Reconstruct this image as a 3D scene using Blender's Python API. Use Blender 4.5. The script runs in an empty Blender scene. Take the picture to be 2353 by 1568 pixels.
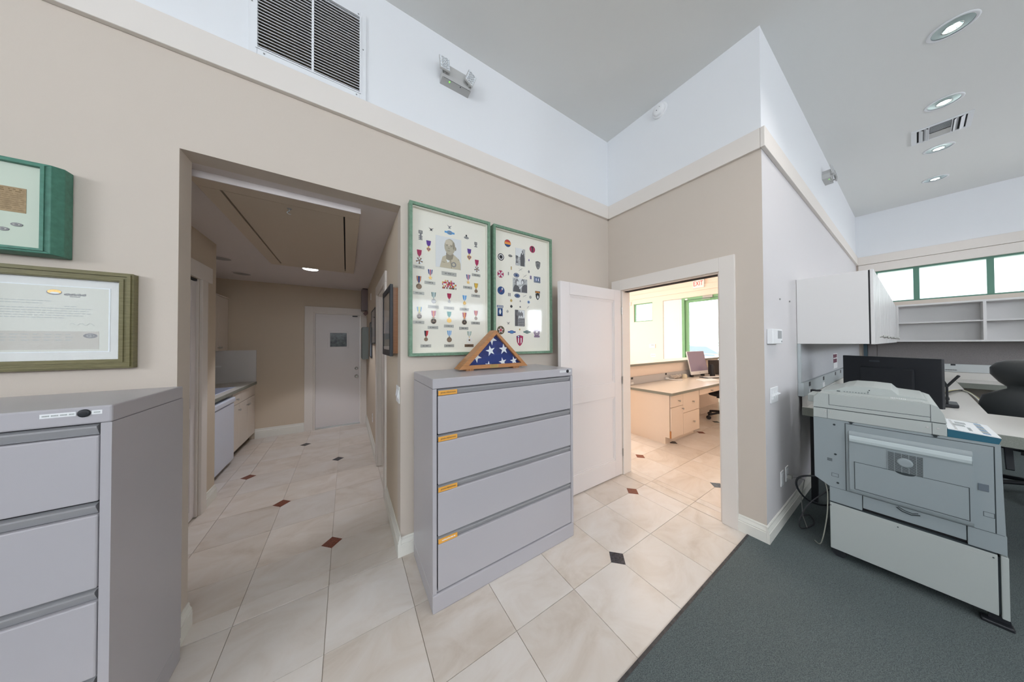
import bpy, math, random
from mathutils import Vector, Matrix
random.seed(7)
SC = bpy.context.scene
COL = SC.collection
# ---------------------------------------------------------------- camera
cd = bpy.data.cameras.new('camera'); cam = bpy.data.objects.new('camera', cd); COL.objects.link(cam)
RX = Vector((0.84243, -0.53879, -0.00428)); RD = Vector((0.00256, 0.01196, -0.99993)); RF = Vector((0.53881, 0.84235, 0.01146))
M = Matrix((RX, -RD, -RF)).transposed().to_4x4(); M.translation = Vector((0, 0, 1.475)); cam.matrix_world = M
cd.sensor_fit = 'HORIZONTAL'; cd.sensor_width = 36; cd.lens = 594.43 / 2353 * 36; cd.shift_y = -3.65 / 2353
cd.clip_start = 0.03; cd.clip_end = 300
SC.camera = cam
# ---------------------------------------------------------------- view, sky, big lights
vs = SC.view_settings; vs.view_transform = 'Standard'; vs.look = 'None'; vs.gamma = 1; vs.use_curve_mapping = False
vs.exposure = 0.12
SC.cycles.use_denoising = True
SC.cycles.max_bounces = 9; SC.cycles.diffuse_bounces = 6; SC.cycles.transparent_max_bounces = 12
SC.cycles.sample_clamp_indirect = 6
w = bpy.data.worlds.new('sky'); SC.world = w; w.use_nodes = True
bg = w.node_tree.nodes['Background']; bg.inputs[0].default_value = (0.86, 0.94, 1.0, 1); bg.inputs[1].default_value = 4.5

def area(name, loc, direction, sx, sy, power, color=(1, 1, 1), portal=False, spread=180):
    l = bpy.data.lights.new(name, 'AREA'); l.shape = 'RECTANGLE'; l.size = sx; l.size_y = sy
    l.energy = power; l.color = color; l.spread = math.radians(spread)
    o = bpy.data.objects.new(name, l); COL.objects.link(o); o.location = loc
    o.rotation_euler = Vector(direction).to_track_quat('-Z', 'Y').to_euler()
    if portal: l.cycles.is_portal = True
    return o
def spot(name, loc, power, angle, color=(1, 1, 1), r=0.05, blend=0.5):
    l = bpy.data.lights.new(name, 'SPOT'); l.energy = power; l.spot_size = math.radians(angle); l.spot_blend = blend
    l.color = color; l.shadow_soft_size = r
    o = bpy.data.objects.new(name, l); COL.objects.link(o); o.location = loc
    return o
# daylight outside the windows of the room (the walls behind the camera have windows too; wide and left are added)
COOL = (0.88, 0.91, 1.0)
area('daylight_front_blinds', (-4.1, -4.5, 1.8), (0, 1, 0.0), 1.5, 1.9, 22, COOL)
area('fill_front_wide', (-0.35, -4.5, 2.95), (0, 1, 0.0), 3.4, 1.4, 70, (0.86, 0.90, 1.0))  # unseen main light, added to brighten the room from behind
area('fill_left', (-5.5, -2.0, 2.5), (1, 0, 0.0), 2.8, 1.5, 140, (0.86, 0.91, 1.0))  # unseen side light, added to brighten the wall with the door
area('daylight_front_high', (2.7, -4.5, 2.5), (0, 1, 0.05), 2.8, 0.7, 20, COOL)
area('daylight_front_right', (6.3, -4.5, 2.0), (0, 1, 0), 1.4, 1.7, 150, COOL)
area('sky_portal_high', (8.4, -1.6, 2.455), (-1, 0, 0), 4.1, 0.6, 1, portal=True)
area('sky_portal_door', (8.4, 3.45, 1.37), (-1, 0, 0), 1.5, 2.74, 1, portal=True)
area('sky_portal_small', (8.4, 4.83, 2.44), (-1, 0, 0), 0.65, 0.62, 1, portal=True)
# reception: further daylight from its other windows and warm ceiling lamps
area('daylight_reception', (5.2, 7.3, 1.9), (0, -1, 0), 3.6, 1.8, 130, (1.0, 0.94, 0.90))
area('lamp_reception', (5.2, 3.6, 3.8), (0, 0, -1), 2.4, 1.2, 66, (1.0, 0.78, 0.62))
area('lamp_side_room', (1.3, 3.3, 2.3), (-0.6, 0, -1), 0.5, 0.5, 5, (0.95, 0.95, 1.0))
spot('hall_downlight', (-0.395, 4.21, 2.40), 48, 80, (0.93, 0.93, 1.0), 0.05, 0.25)
for i, x in enumerate((0.43, 1.57, 2.70, 3.84, 4.98, 6.12, 7.23)):     # the row of recessed lamps goes on over the camera
    spot('downlight_beam', (x, -0.175, 3.82), (6 if x < 1 else 38) if x < 3 else 14, 130, (1.0, 0.96, 0.93), 0.06, 0.8)

# ---------------------------------------------------------------- materials
MATS = {}
def mat(name, col, rough=0.6, metal=0.0, spec=0.4, bump=0.0, bscale=200, mottle=0.0, mscale=4, emit=0.0, rnd=0.0, coat=0.0):
    m = bpy.data.materials.new(name); m.use_nodes = True; MATS[name] = m
    nt = m.node_tree; b = nt.nodes['Principled BSDF']
    c = tuple(col) + (1,)
    b.inputs['Base Color'].default_value = c; b.inputs['Roughness'].default_value = rough
    b.inputs['Metallic'].default_value = metal; b.inputs['Specular IOR Level'].default_value = spec
    b.inputs['Coat Weight'].default_value = coat
    if emit: b.inputs['Emission Color'].default_value = c; b.inputs['Emission Strength'].default_value = emit
    tc = nt.nodes.new('ShaderNodeTexCoord')
    if mottle or rnd:
        n = nt.nodes.new('ShaderNodeTexNoise'); n.inputs['Scale'].default_value = mscale; n.inputs['Detail'].default_value = 5
        g = nt.nodes.new('ShaderNodeNewGeometry')
        nt.links.new(g.outputs['Position'], n.inputs['Vector'])
        mr = nt.nodes.new('ShaderNodeMapRange'); mr.inputs[1].default_value = 0.3; mr.inputs[2].default_value = 0.7
        mr.inputs[3].default_value = 1 - mottle; mr.inputs[4].default_value = 1 + mottle
        nt.links.new(n.outputs[0], mr.inputs[0])
        fac = mr.outputs[0]
        if rnd:
            oi = nt.nodes.new('ShaderNodeObjectInfo'); m2 = nt.nodes.new('ShaderNodeMapRange')
            m2.inputs[3].default_value = 1 - rnd; m2.inputs[4].default_value = 1 + rnd
            nt.links.new(oi.outputs['Random'], m2.inputs[0])
            mm = nt.nodes.new('ShaderNodeMath'); mm.operation = 'MULTIPLY'
            nt.links.new(fac, mm.inputs[0]); nt.links.new(m2.outputs[0], mm.inputs[1]); fac = mm.outputs[0]
        vm = nt.nodes.new('ShaderNodeVectorMath'); vm.operation = 'SCALE'; vm.inputs[0].default_value = col
        nt.links.new(fac, vm.inputs['Scale']); nt.links.new(vm.outputs[0], b.inputs['Base Color'])
    if bump:
        n = nt.nodes.new('ShaderNodeTexNoise'); n.inputs['Scale'].default_value = bscale; n.inputs['Detail'].default_value = 3
        g = nt.nodes.new('ShaderNodeNewGeometry'); nt.links.new(g.outputs['Position'], n.inputs['Vector'])
        bp = nt.nodes.new('ShaderNodeBump'); bp.inputs['Strength'].default_value = bump; bp.inputs['Distance'].default_value = 0.002
        nt.links.new(n.outputs[0], bp.inputs['Height']); nt.links.new(bp.outputs[0], b.inputs['Normal'])
    return m
def glass(name, tint=(1, 1, 1), gloss=0.05, ior=1.5):
    m = bpy.data.materials.new(name); m.use_nodes = True; MATS[name] = m
    nt = m.node_tree; nt.nodes.clear()
    o = nt.nodes.new('ShaderNodeOutputMaterial'); t = nt.nodes.new('ShaderNodeBsdfTransparent'); t.inputs[0].default_value = tint + (1,)
    gl = nt.nodes.new('ShaderNodeBsdfGlossy'); gl.inputs['Roughness'].default_value = gloss
    fr = nt.nodes.new('ShaderNodeFresnel'); fr.inputs[0].default_value = ior
    mx = nt.nodes.new('ShaderNodeMixShader')
    ge = nt.nodes.new('ShaderNodeNewGeometry'); iv = nt.nodes.new('ShaderNodeMath'); iv.operation = 'SUBTRACT'; iv.inputs[0].default_value = 1.0
    ml = nt.nodes.new('ShaderNodeMath'); ml.operation = 'MULTIPLY'; nt.links.new(ge.outputs['Backfacing'], iv.inputs[1])
    nt.links.new(fr.outputs[0], ml.inputs[0]); nt.links.new(iv.outputs[0], ml.inputs[1])      # only the outer face of a pane mirrors
    nt.links.new(ml.outputs[0], mx.inputs[0]); nt.links.new(t.outputs[0], mx.inputs[1]); nt.links.new(gl.outputs[0], mx.inputs[2])
    nt.links.new(mx.outputs[0], o.inputs[0]); return m
def flake(name, a, b_, scale, rough=0.5, bump=0.0):       # fine two-tone speckle (carpet, laminate, grain)
    m = mat(name, a, rough, bump=bump, bscale=scale)
    nt = m.node_tree; b = nt.nodes['Principled BSDF']
    n = nt.nodes.new('ShaderNodeTexNoise'); n.inputs['Scale'].default_value = scale; n.inputs['Detail'].default_value = 2
    g = nt.nodes.new('ShaderNodeNewGeometry'); nt.links.new(g.outputs['Position'], n.inputs['Vector'])
    r = nt.nodes.new('ShaderNodeValToRGB'); r.color_ramp.elements[0].position = 0.38; r.color_ramp.elements[1].position = 0.62
    r.color_ramp.elements[0].color = tuple(a) + (1,); r.color_ramp.elements[1].color = tuple(b_) + (1,)
    nt.links.new(n.outputs[0], r.inputs[0]); nt.links.new(r.outputs[0], b.inputs['Base Color']); return m
def travertine(name, a, b_, c_):
    m = mat(name, a, 0.28, spec=0.45); nt = m.node_tree; b = nt.nodes['Principled BSDF']
    g = nt.nodes.new('ShaderNodeNewGeometry'); oi = nt.nodes.new('ShaderNodeObjectInfo')
    mp = nt.nodes.new('ShaderNodeMapping'); mp.inputs['Scale'].default_value = (1, 1.6, 1)
    cb = nt.nodes.new('ShaderNodeCombineXYZ'); ml = nt.nodes.new('ShaderNodeMath'); ml.operation = 'MULTIPLY'; ml.inputs[1].default_value = 40
    nt.links.new(oi.outputs['Random'], ml.inputs[0]); nt.links.new(ml.outputs[0], cb.inputs[2]); nt.links.new(cb.outputs[0], mp.inputs['Location'])
    nt.links.new(g.outputs['Position'], mp.inputs['Vector'])
    n = nt.nodes.new('ShaderNodeTexNoise'); n.inputs['Scale'].default_value = 3.2; n.inputs['Detail'].default_value = 8; n.inputs['Roughness'].default_value = 0.62
    n.inputs['Distortion'].default_value = 0.8
    nt.links.new(mp.outputs[0], n.inputs['Vector'])
    r = nt.nodes.new('ShaderNodeValToRGB'); e = r.color_ramp.elements; e[0].position = 0.30; e[1].position = 0.72
    e[0].color = tuple(b_) + (1,); e[1].color = tuple(c_) + (1,); k = e.new(0.5); k.color = tuple(a) + (1,)
    nt.links.new(n.outputs[0], r.inputs[0])
    m2 = nt.nodes.new('ShaderNodeMapRange'); m2.inputs[3].default_value = 0.93; m2.inputs[4].default_value = 1.05
    nt.links.new(oi.outputs['Random'], m2.inputs[0])
    vm = nt.nodes.new('ShaderNodeVectorMath'); vm.operation = 'SCALE'
    nt.links.new(r.outputs[0], vm.inputs[0]); nt.links.new(m2.outputs[0], vm.inputs['Scale']); nt.links.new(vm.outputs[0], b.inputs['Base Color'])
    return m
def wood(name, a, b_, scale=9):
    m = mat(name, a, 0.38); nt = m.node_tree; b = nt.nodes['Principled BSDF']
    g = nt.nodes.new('ShaderNodeNewGeometry'); mp = nt.nodes.new('ShaderNodeMapping'); mp.inputs['Scale'].default_value = (2, 2, 30)
    mp.inputs['Rotation'].default_value = (0, 0.7, 0)
    nt.links.new(g.outputs['Position'], mp.inputs['Vector'])
    n = nt.nodes.new('ShaderNodeTexNoise'); n.inputs['Scale'].default_value = scale; n.inputs['Detail'].default_value = 5
    nt.links.new(mp.outputs[0], n.inputs['Vector'])
    r = nt.nodes.new('ShaderNodeValToRGB'); r.color_ramp.elements[0].color = tuple(a) + (1,); r.color_ramp.elements[1].color = tuple(b_) + (1,)
    r.color_ramp.elements[0].position = 0.3; r.color_ramp.elements[1].position = 0.7
    nt.links.new(n.outputs[0], r.inputs[0]); nt.links.new(r.outputs[0], b.inputs['Base Color']); return m

CREAM = mat('cream_paint', (0.61, 0.54, 0.47), 0.7, spec=0.25, bump=0.12, bscale=260)
WHITE = mat('white_paint', (0.79, 0.805, 0.825), 0.75, spec=0.2, bump=0.12, bscale=260)
LILAC = mat('pale_wall_paint', (0.64, 0.62, 0.625), 0.7, spec=0.25, bump=0.12, bscale=260)
CEIL = mat('ceiling_paint', (0.78, 0.785, 0.77), 0.85, spec=0.15, bump=0.1, bscale=180)
TRIM = mat('trim_paint', (0.76, 0.71, 0.66), 0.5, spec=0.3)
BASEB = mat('baseboard_paint', (0.79, 0.78, 0.72), 0.4, spec=0.4)
PEACH = mat('reception_paint_lamp_tint', (0.84, 0.73, 0.64), 0.7, spec=0.2, bump=0.1)  # warm tint of the lamps is put into this wall colour
HALLW = mat('hall_paint', (0.62, 0.53, 0.42), 0.7, spec=0.2, bump=0.12, bscale=260)
HALLC = mat('hall_ceiling_paint', (0.70, 0.645, 0.63), 0.8, spec=0.2)
DOORP = mat('door_paint', (0.74, 0.70, 0.69), 0.42, spec=0.4)
GREY = mat('cabinet_grey_enamel', (0.45, 0.435, 0.46), 0.27, spec=0.45, bump=0.08, bscale=900)
GREYD = mat('drawer_pull_grey', (0.33, 0.33, 0.34), 0.4)
DARK = mat('dark_gap', (0.012, 0.012, 0.014), 0.8)
BLACK = mat('black_plastic', (0.018, 0.02, 0.024), 0.45)
LEATHER = mat('black_leather', (0.022, 0.025, 0.026), 0.38, spec=0.5, bump=0.3, bscale=500)
CHROME = mat('brushed_nickel', (0.45, 0.45, 0.43), 0.28, metal=1)
GREEN = mat('sage_green_frame', (0.155, 0.265, 0.18), 0.42, mottle=0.18, mscale=60)
TEALG = mat('teal_green_frame', (0.07, 0.215, 0.155), 0.45, mottle=0.15, mscale=60)
OLIVE = wood('olive_wood_frame', (0.13, 0.115, 0.045), (0.21, 0.185, 0.085), 14)
MATB = mat('mat_board', (0.79, 0.77, 0.68), 0.8)
MATG = mat('mat_board_grey', (0.68, 0.69, 0.67), 0.8)
WINGREEN = mat('window_green', (0.10, 0.23, 0.17), 0.4)
DOORGREEN = mat('storefront_green', (0.20, 0.42, 0.23), 0.4)
CARPET = flake('grey_carpet', (0.062, 0.080, 0.082), (0.145, 0.172, 0.172), 300, 0.95, bump=1.0)
LAM = flake('speckled_laminate_edge', (0.20, 0.215, 0.185), (0.27, 0.28, 0.245), 420, 0.5)
LAMTOP = mat('laminate_top', (0.66, 0.64, 0.60), 0.32, spec=0.5)
LAMP_W = mat('white_laminate', (0.68, 0.67, 0.66), 0.4)
CABW = mat('cabinet_cream_laminate', (0.74, 0.67, 0.60), 0.42)
CABP = mat('desk_cream_laminate', (0.78, 0.66, 0.55), 0.42)
FABRIC = flake('panel_fabric', (0.19, 0.175, 0.175), (0.27, 0.25, 0.25), 330, 0.95)
FABL = flake('panel_fabric_light', (0.42, 0.43, 0.45), (0.50, 0.51, 0.53), 330, 0.9)
RACE = mat('raceway_grey', (0.42, 0.46, 0.47), 0.45)
COPY = mat('copier_grey', (0.29, 0.335, 0.35), 0.45, bump=0.15, bscale=700)
COPYL = mat('copier_cream', (0.44, 0.475, 0.46), 0.45, bump=0.15, bscale=700)
COPYW = mat('copier_white_panel', (0.78, 0.80, 0.82), 0.4)
TEAL = mat('copier_teal', (0.015, 0.11, 0.17), 0.4)
SEAM = mat('seam_dark', (0.03, 0.04, 0.045), 0.7)
WHITEP = mat('white_plastic', (0.82, 0.83, 0.84), 0.35)
GREYP = mat('light_grey_plastic', (0.50, 0.50, 0.49), 0.45)
LCD = mat('grey_display', (0.30, 0.32, 0.33), 0.3)
FRIDGE = mat('appliance_white', (0.72, 0.77, 0.90), 0.3)
TILE = travertine('travertine', (0.70, 0.63, 0.56), (0.60, 0.52, 0.44), (0.76, 0.71, 0.66))
TILE2 = travertine('travertine_pale', (0.745, 0.69, 0.635), (0.67, 0.60, 0.53), (0.79, 0.75, 0.71))
GROUT = mat('grout', (0.62, 0.56, 0.49), 0.9)
REDST = mat('red_marble', (0.20, 0.06, 0.035), 0.3, mottle=0.45, mscale=90)
BLKST = mat('black_marble', (0.03, 0.032, 0.042), 0.25, mottle=0.7, mscale=70)
OAK = wood('oak_case', (0.36, 0.155, 0.055), (0.47, 0.23, 0.095))
FLAGB = mat('flag_blue', (0.022, 0.038, 0.17), 0.75, mottle=0.3, mscale=25, bump=0.3, bscale=900)
FLAGW = mat('flag_white', (0.76, 0.80, 0.82), 0.75)
GOLD = mat('gold', (0.72, 0.46, 0.14), 0.35, metal=0.6)
BRASS = mat('brass_plate', (0.45, 0.32, 0.12), 0.35, metal=0.7)
BRONZE = mat('bronze', (0.22, 0.15, 0.10), 0.4, metal=0.5)
SILVER = mat('silver', (0.38, 0.38, 0.38), 0.35, metal=0.6)
PLATE = mat('plate_pewter', (0.36, 0.36, 0.33), 0.4, metal=0.35)
INK = mat('ink', (0.06, 0.06, 0.06), 0.8)
INKL = mat('ink_light', (0.40, 0.43, 0.42), 0.8)
ORANGE = mat('label_orange', (0.82, 0.40, 0.07), 0.5)
LED = mat('led_lamp', (0.85, 1.0, 1.0), emit=14)
LEDH = mat('hall_led', (0.95, 0.97, 1.0), emit=9)
LEDG = mat('led_green', (0.2, 1.0, 0.05), emit=1.6)
REFL = mat('reflector', (0.62, 0.74, 0.74), 0.22, metal=0.6)
LENS = flake('ribbed_lens', (0.55, 0.60, 0.65), (0.9, 0.93, 0.95), 90, 0.3)
FILTER = mat('filter_brown', (0.05, 0.038, 0.022), 0.95, mottle=0.5, mscale=30)
PANE = glass('window_glass')
PICG = glass('picture_glass', gloss=0.06)
BLIND = mat('blind_white', (0.85, 0.84, 0.82), 0.6)
PATIO = mat('pale_concrete', (0.62, 0.60, 0.57), 0.9, mottle=0.08)
BUILD = mat('pale_stucco', (0.78, 0.78, 0.74), 0.9)
ROOFG = mat('eave_green', (0.35, 0.50, 0.44), 0.7)
CARW = mat('car_silver_paint', (0.72, 0.74, 0.78), 0.25, metal=0.2, coat=0.6)
CARG = mat('car_glass', (0.32, 0.40, 0.47), 0.15)
TYRE = mat('tyre_rubber', (0.03, 0.03, 0.03), 0.8)
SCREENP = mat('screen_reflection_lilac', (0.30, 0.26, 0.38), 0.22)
ELEC = mat('electrical_grey_green', (0.27, 0.31, 0.30), 0.5)
TAN = mat('clipping_tan', (0.36, 0.26, 0.15), 0.8, mottle=0.15, mscale=90)
SKIN = mat('photo_skin_tone', (0.42, 0.38, 0.29), 0.6); KHAKI = mat('photo_khaki', (0.50, 0.45, 0.33), 0.6)
PHBG = mat('photo_backdrop', (0.68, 0.70, 0.70), 0.5); PHG = mat('photo_grey', (0.42, 0.43, 0.43), 0.5, mottle=0.35, mscale=70); PHD = mat('photo_dark', (0.09, 0.09, 0.10), 0.5)
PHM = mat('photo_mid', (0.20, 0.20, 0.21), 0.5); EXITR = mat('exit_red', (0.75, 0.05, 0.04), 0.5)
def C(n, c): return mat(n, c, 0.7)
C_ = dict(purple=C('ribbon_purple', (0.09, 0.03, 0.24)), crim=C('ribbon_crimson', (0.36, 0.02, 0.09)), blue=C('ribbon_blue', (0.02, 0.05, 0.22)),
    white=C('ribbon_white', (0.75, 0.75, 0.75)), orange=C('ribbon_orange', (0.72, 0.28, 0.05)), yellow=C('ribbon_yellow', (0.66, 0.45, 0.05)),
    teal=C('ribbon_teal', (0.06, 0.28, 0.26)), lblue=C('ribbon_light_blue', (0.10, 0.32, 0.62)), lyel=C('ribbon_pale_yellow', (0.60, 0.58, 0.25)),
    green=C('ribbon_green', (0.02, 0.17, 0.09)), black=C('ribbon_black', (0.015, 0.015, 0.02)), red=C('ribbon_red', (0.50, 0.03, 0.04)),
    pink=C('ribbon_rose', (0.45, 0.12, 0.22)), dgreen=C('ribbon_dark_green', (0.06, 0.16, 0.15)), patchblue=C('patch_blue', (0.012, 0.06, 0.20)),
    mauve=C('patch_mauve', (0.23, 0.12, 0.26)), grey=C('patch_grey', (0.20, 0.20, 0.20)), olive=C('patch_olive', (0.12, 0.09, 0.05)))

# ---------------------------------------------------------------- mesh building
class MB:
    def __init__(s): s.v = []; s.f = []; s.m = []; s.sm = []
    def add(s, vs_, fs, m=0, smooth=False):
        b = len(s.v); s.v += [tuple(v) for v in vs_]
        for f in fs: s.f.append(tuple(b + i for i in f)); s.m.append(m); s.sm.append(smooth)
        return s
    def box(s, x0, x1, y0, y1, z0, z1, m=0):
        if x0 > x1: x0, x1 = x1, x0
        if y0 > y1: y0, y1 = y1, y0
        if z0 > z1: z0, z1 = z1, z0
        return s.add([(x0,y0,z0),(x1,y0,z0),(x1,y1,z0),(x0,y1,z0),(x0,y0,z1),(x1,y0,z1),(x1,y1,z1),(x0,y1,z1)],
                     [(0,3,2,1),(4,5,6,7),(0,1,5,4),(1,2,6,5),(2,3,7,6),(3,0,4,7)], m)
    def obox(s, c, ax, ay, az, m=0):        # oriented box: centre and three half-axes
        c, ax, ay, az = map(Vector, (c, ax, ay, az)); V = []
        for k in (-1, 1):
            for i, j in ((-1,-1),(1,-1),(1,1),(-1,1)): V.append(c + ax*i + ay*j + az*k)
        return s.add(V, [(0,3,2,1),(4,5,6,7),(0,1,5,4),(1,2,6,5),(2,3,7,6),(3,0,4,7)], m)
    def prism(s, pts, axis, a, b, m=0, smooth=False):   # outline in the plane across `axis`, from a to b
        def P(p, t): return {'x': (t, p[0], p[1]), 'y': (p[0], t, p[1]), 'z': (p[0], p[1], t)}[axis]
        n = len(pts); V = [P(p, a) for p in pts] + [P(p, b) for p in pts]
        s.add(V, [tuple(range(n)), tuple(range(2*n-1, n-1, -1))], m)
        return s.add(V, [(i, i+n, (i+1) % n + n, (i+1) % n) for i in range(n)], m, smooth)
    def lathe(s, o, axis, prof, n=20, m=0, caps=True, smooth=True):
        o = Vector(o); ax = Vector(axis).normalized(); u = ax.orthogonal().normalized(); v = ax.cross(u)
        V = []; F = []
        for r, h in prof:
            for i in range(n):
                t = 2*math.pi*i/n; V.append(o + ax*h + (u*math.cos(t) + v*math.sin(t))*r)
        for j in range(len(prof)-1):
            for i in range(n): k = (i+1) % n; F.append((j*n+i, j*n+k, (j+1)*n+k, (j+1)*n+i))
        s.add(V, F, m, smooth)
        if caps: s.add(V[:n], [tuple(range(n-1, -1, -1))], m); s.add(V[-n:], [tuple(range(n))], m)
        return s
    def cyl(s, p0, p1, r, r1=None, n=16, m=0):
        d = Vector(p1) - Vector(p0); return s.lathe(p0, d, [(r, 0), (r if r1 is None else r1, d.length)], n, m)
    def tube(s, pts, r, n=6, m=0):
        P = [Vector(p) for p in pts]; V = []; F = []; u = None
        for i, p in enumerate(P):
            d = (P[min(i+1, len(P)-1)] - P[max(i-1, 0)]).normalized()
            u = d.orthogonal().normalized() if u is None else (u - d*u.dot(d)).normalized()
            v = d.cross(u)
            for k in range(n): t = 2*math.pi*k/n; V.append(p + (u*math.cos(t) + v*math.sin(t))*r)
        for j in range(len(P)-1):
            for k in range(n): q = (k+1) % n; F.append((j*n+k, j*n+q, (j+1)*n+q, (j+1)*n+k))
        s.add(V, F, m, True); s.add(V[:n], [tuple(range(n-1,-1,-1))], m); s.add(V[-n:], [tuple(range(n))], m); return s
    def loft(s, rings, n=24, m=0, p=2.6):   # rings: (z, cx, cy, rx, ry) superellipses
        V = []; F = []
        for z, cx, cy, rx, ry in rings:
            for i in range(n):
                t = 2*math.pi*i/n; c, q = math.cos(t), math.sin(t)
                V.append((cx + rx*abs(c)**(2/p)*(1 if c > 0 else -1), cy + ry*abs(q)**(2/p)*(1 if q > 0 else -1), z))
        for j in range(len(rings)-1):
            for i in range(n): k = (i+1) % n; F.append((j*n+i, j*n+k, (j+1)*n+k, (j+1)*n+i))
        s.add(V, F, m, True); s.add(V[:n], [tuple(range(n-1,-1,-1))], m); s.add(V[-n:], [tuple(range(n))], m); return s
    def build(s, name, mats, parent=None, bevel=0.0, local=False, **kw):
        me = bpy.data.meshes.new(name)
        off = Vector((0, 0, 0))
        if parent is not None and not local: off = wloc(parent)
        me.from_pydata([tuple(Vector(v) - off) for v in s.v], [], s.f)
        if not isinstance(mats, (list, tuple)): mats = [mats]
        for m in mats: me.materials.append(m)
        for p, mi, sm in zip(me.polygons, s.m, s.sm): p.material_index = mi; p.use_smooth = sm
        me.update()
        o = bpy.data.objects.new(name, me); COL.objects.link(o)
        if parent is not None: o.parent = parent
        if bevel:
            b = o.modifiers.new('bevel', 'BEVEL'); b.width = bevel; b.segments = 2; b.limit_method = 'ANGLE'; b.harden_normals = False
        for k, v in kw.items(): o[k] = v
        return o
def wloc(o):
    v = Vector(o.location)
    while o.parent: o = o.parent; v += Vector(o.location)
    return v
def thing(name, label, cat, loc=(0, 0, 0), group=None, rz=0.0):
    o = bpy.data.objects.new(name, None); COL.objects.link(o); o.location = loc; o.rotation_euler = (0, 0, rz); o.empty_display_size = 0.1
    o['label'] = label; o['category'] = cat
    if group: o['group'] = group
    return o
def struct(o): o['kind'] = 'structure'; return o
def tag(o, label, cat, group=None):
    o['label'] = label; o['category'] = cat
    if group: o['group'] = group
    return o
def emptys(name, loc=(0, 0, 0)):
    o = bpy.data.objects.new(name, None); COL.objects.link(o); o.location = loc; o['kind'] = 'structure'; o.empty_display_size = 0.1; return o
def copytree(o, parent=None):
    c = o.copy(); COL.objects.link(c)
    if parent: c.parent = parent
    for ch in list(o.children): copytree(ch, c)
    return c
def text(s, size, loc, xdir, ydir, material, parent, name='lettering', depth=0.0004, local=False, sx=1.0):
    cu = bpy.data.curves.new('t', 'FONT'); cu.body = s; cu.size = size; cu.align_x = 'CENTER'; cu.align_y = 'CENTER'; cu.extrude = depth
    to = bpy.data.objects.new('t', cu); COL.objects.link(to)
    dg = bpy.context.evaluated_depsgraph_get(); me = bpy.data.meshes.new_from_object(to.evaluated_get(dg))
    bpy.data.objects.remove(to); bpy.data.curves.remove(cu)
    X = Vector(xdir).normalized(); Y = Vector(ydir).normalized(); Z = X.cross(Y)
    off = Vector(loc) - (Vector((0,0,0)) if local else wloc(parent))
    for v in me.vertices: v.co = off + X*(v.co.x*sx) + Y*v.co.y + Z*v.co.z
    me.name = name; me.materials.clear(); me.materials.append(material)
    o = bpy.data.objects.new(name, me); COL.objects.link(o); o.parent = parent; return o
def holed(mb, axis, t0, t1, a0, a1, z0, z1, holes, m=0, zsplit=None, m2=0):
    """a wall as boxes; axis 'y' = wall across y (runs along x); holes (a0,a1,z0,z1)"""
    holes = [h for h in holes if h[1] > a0 and h[0] < a1]
    As = sorted({a0, a1, *[h[0] for h in holes], *[h[1] for h in holes]}); Zs = {z0, z1, *[h[2] for h in holes], *[h[3] for h in holes]}
    if zsplit: Zs.add(zsplit)
    Zs = sorted(Zs)
    for i in range(len(As)-1):
        for j in range(len(Zs)-1):
            ca, cz = (As[i]+As[i+1])/2, (Zs[j]+Zs[j+1])/2
            if any(h[0] < ca < h[1] and h[2] < cz < h[3] for h in holes): continue
            mm = m2 if (zsplit and cz > zsplit) else m
            if axis == 'y': mb.box(As[i], As[i+1], t0, t1, Zs[j], Zs[j+1], mm)
            else: mb.box(t0, t1, As[i], As[i+1], Zs[j], Zs[j+1], mm)
    return mb
def frame_rect(mb, axis, t0, t1, a0, a1, z0, z1, w, m=0):
    if axis == 'y':
        mb.box(a0, a0+w, t0, t1, z0, z1, m); mb.box(a1-w, a1, t0, t1, z0, z1, m); mb.box(a0+w, a1-w, t0, t1, z0, z0+w, m); mb.box(a0+w, a1-w, t0, t1, z1-w, z1, m)
    else:
        mb.box(t0, t1, a0, a0+w, z0, z1, m); mb.box(t0, t1, a1-w, a1, z0, z1, m); mb.box(t0, t1, a0+w, a1-w, z0, z0+w, m); mb.box(t0, t1, a0+w, a1-w, z1-w, z1, m)
    return mb

def mitre(mb, y0, y1, x0, x1, z0, z1, w, m=0):
    """picture frame of four mitred rails on a wall across y"""
    O = [(x0, z0), (x1, z0), (x1, z1), (x0, z1)]; I = [(x0+w, z0+w), (x1-w, z0+w), (x1-w, z1-w), (x0+w, z1-w)]
    for i in range(4): j = (i+1) % 4; mb.prism([O[i], O[j], I[j], I[i]], 'y', y0, y1, m)
    return mb
# ================================================================ SETTING
S = struct
floor = S(MB().box(-5, 8.35, -4.15, 7.0, -0.12, -0.006).build('floor', GROUT))
ground = S(MB().box(-12, 60, -25, 40, -0.4, -0.13).build('ground', PATIO))
S(MB().box(-5, 8.35, -4.15, 7.0, 3.84, 3.95).build('ceiling', CEIL))
S(MB().box(-2.0, 1.6, 2.066, 5.65, 2.44, 2.52).build('ceiling', HALLC))
carpet = S(MB().box(-5, 8.2, -4.0, 0.700, -0.0055, 0.004).build('floor_carpet', CARPET))
carpet['label'] = 'grey flecked carpet'
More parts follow.
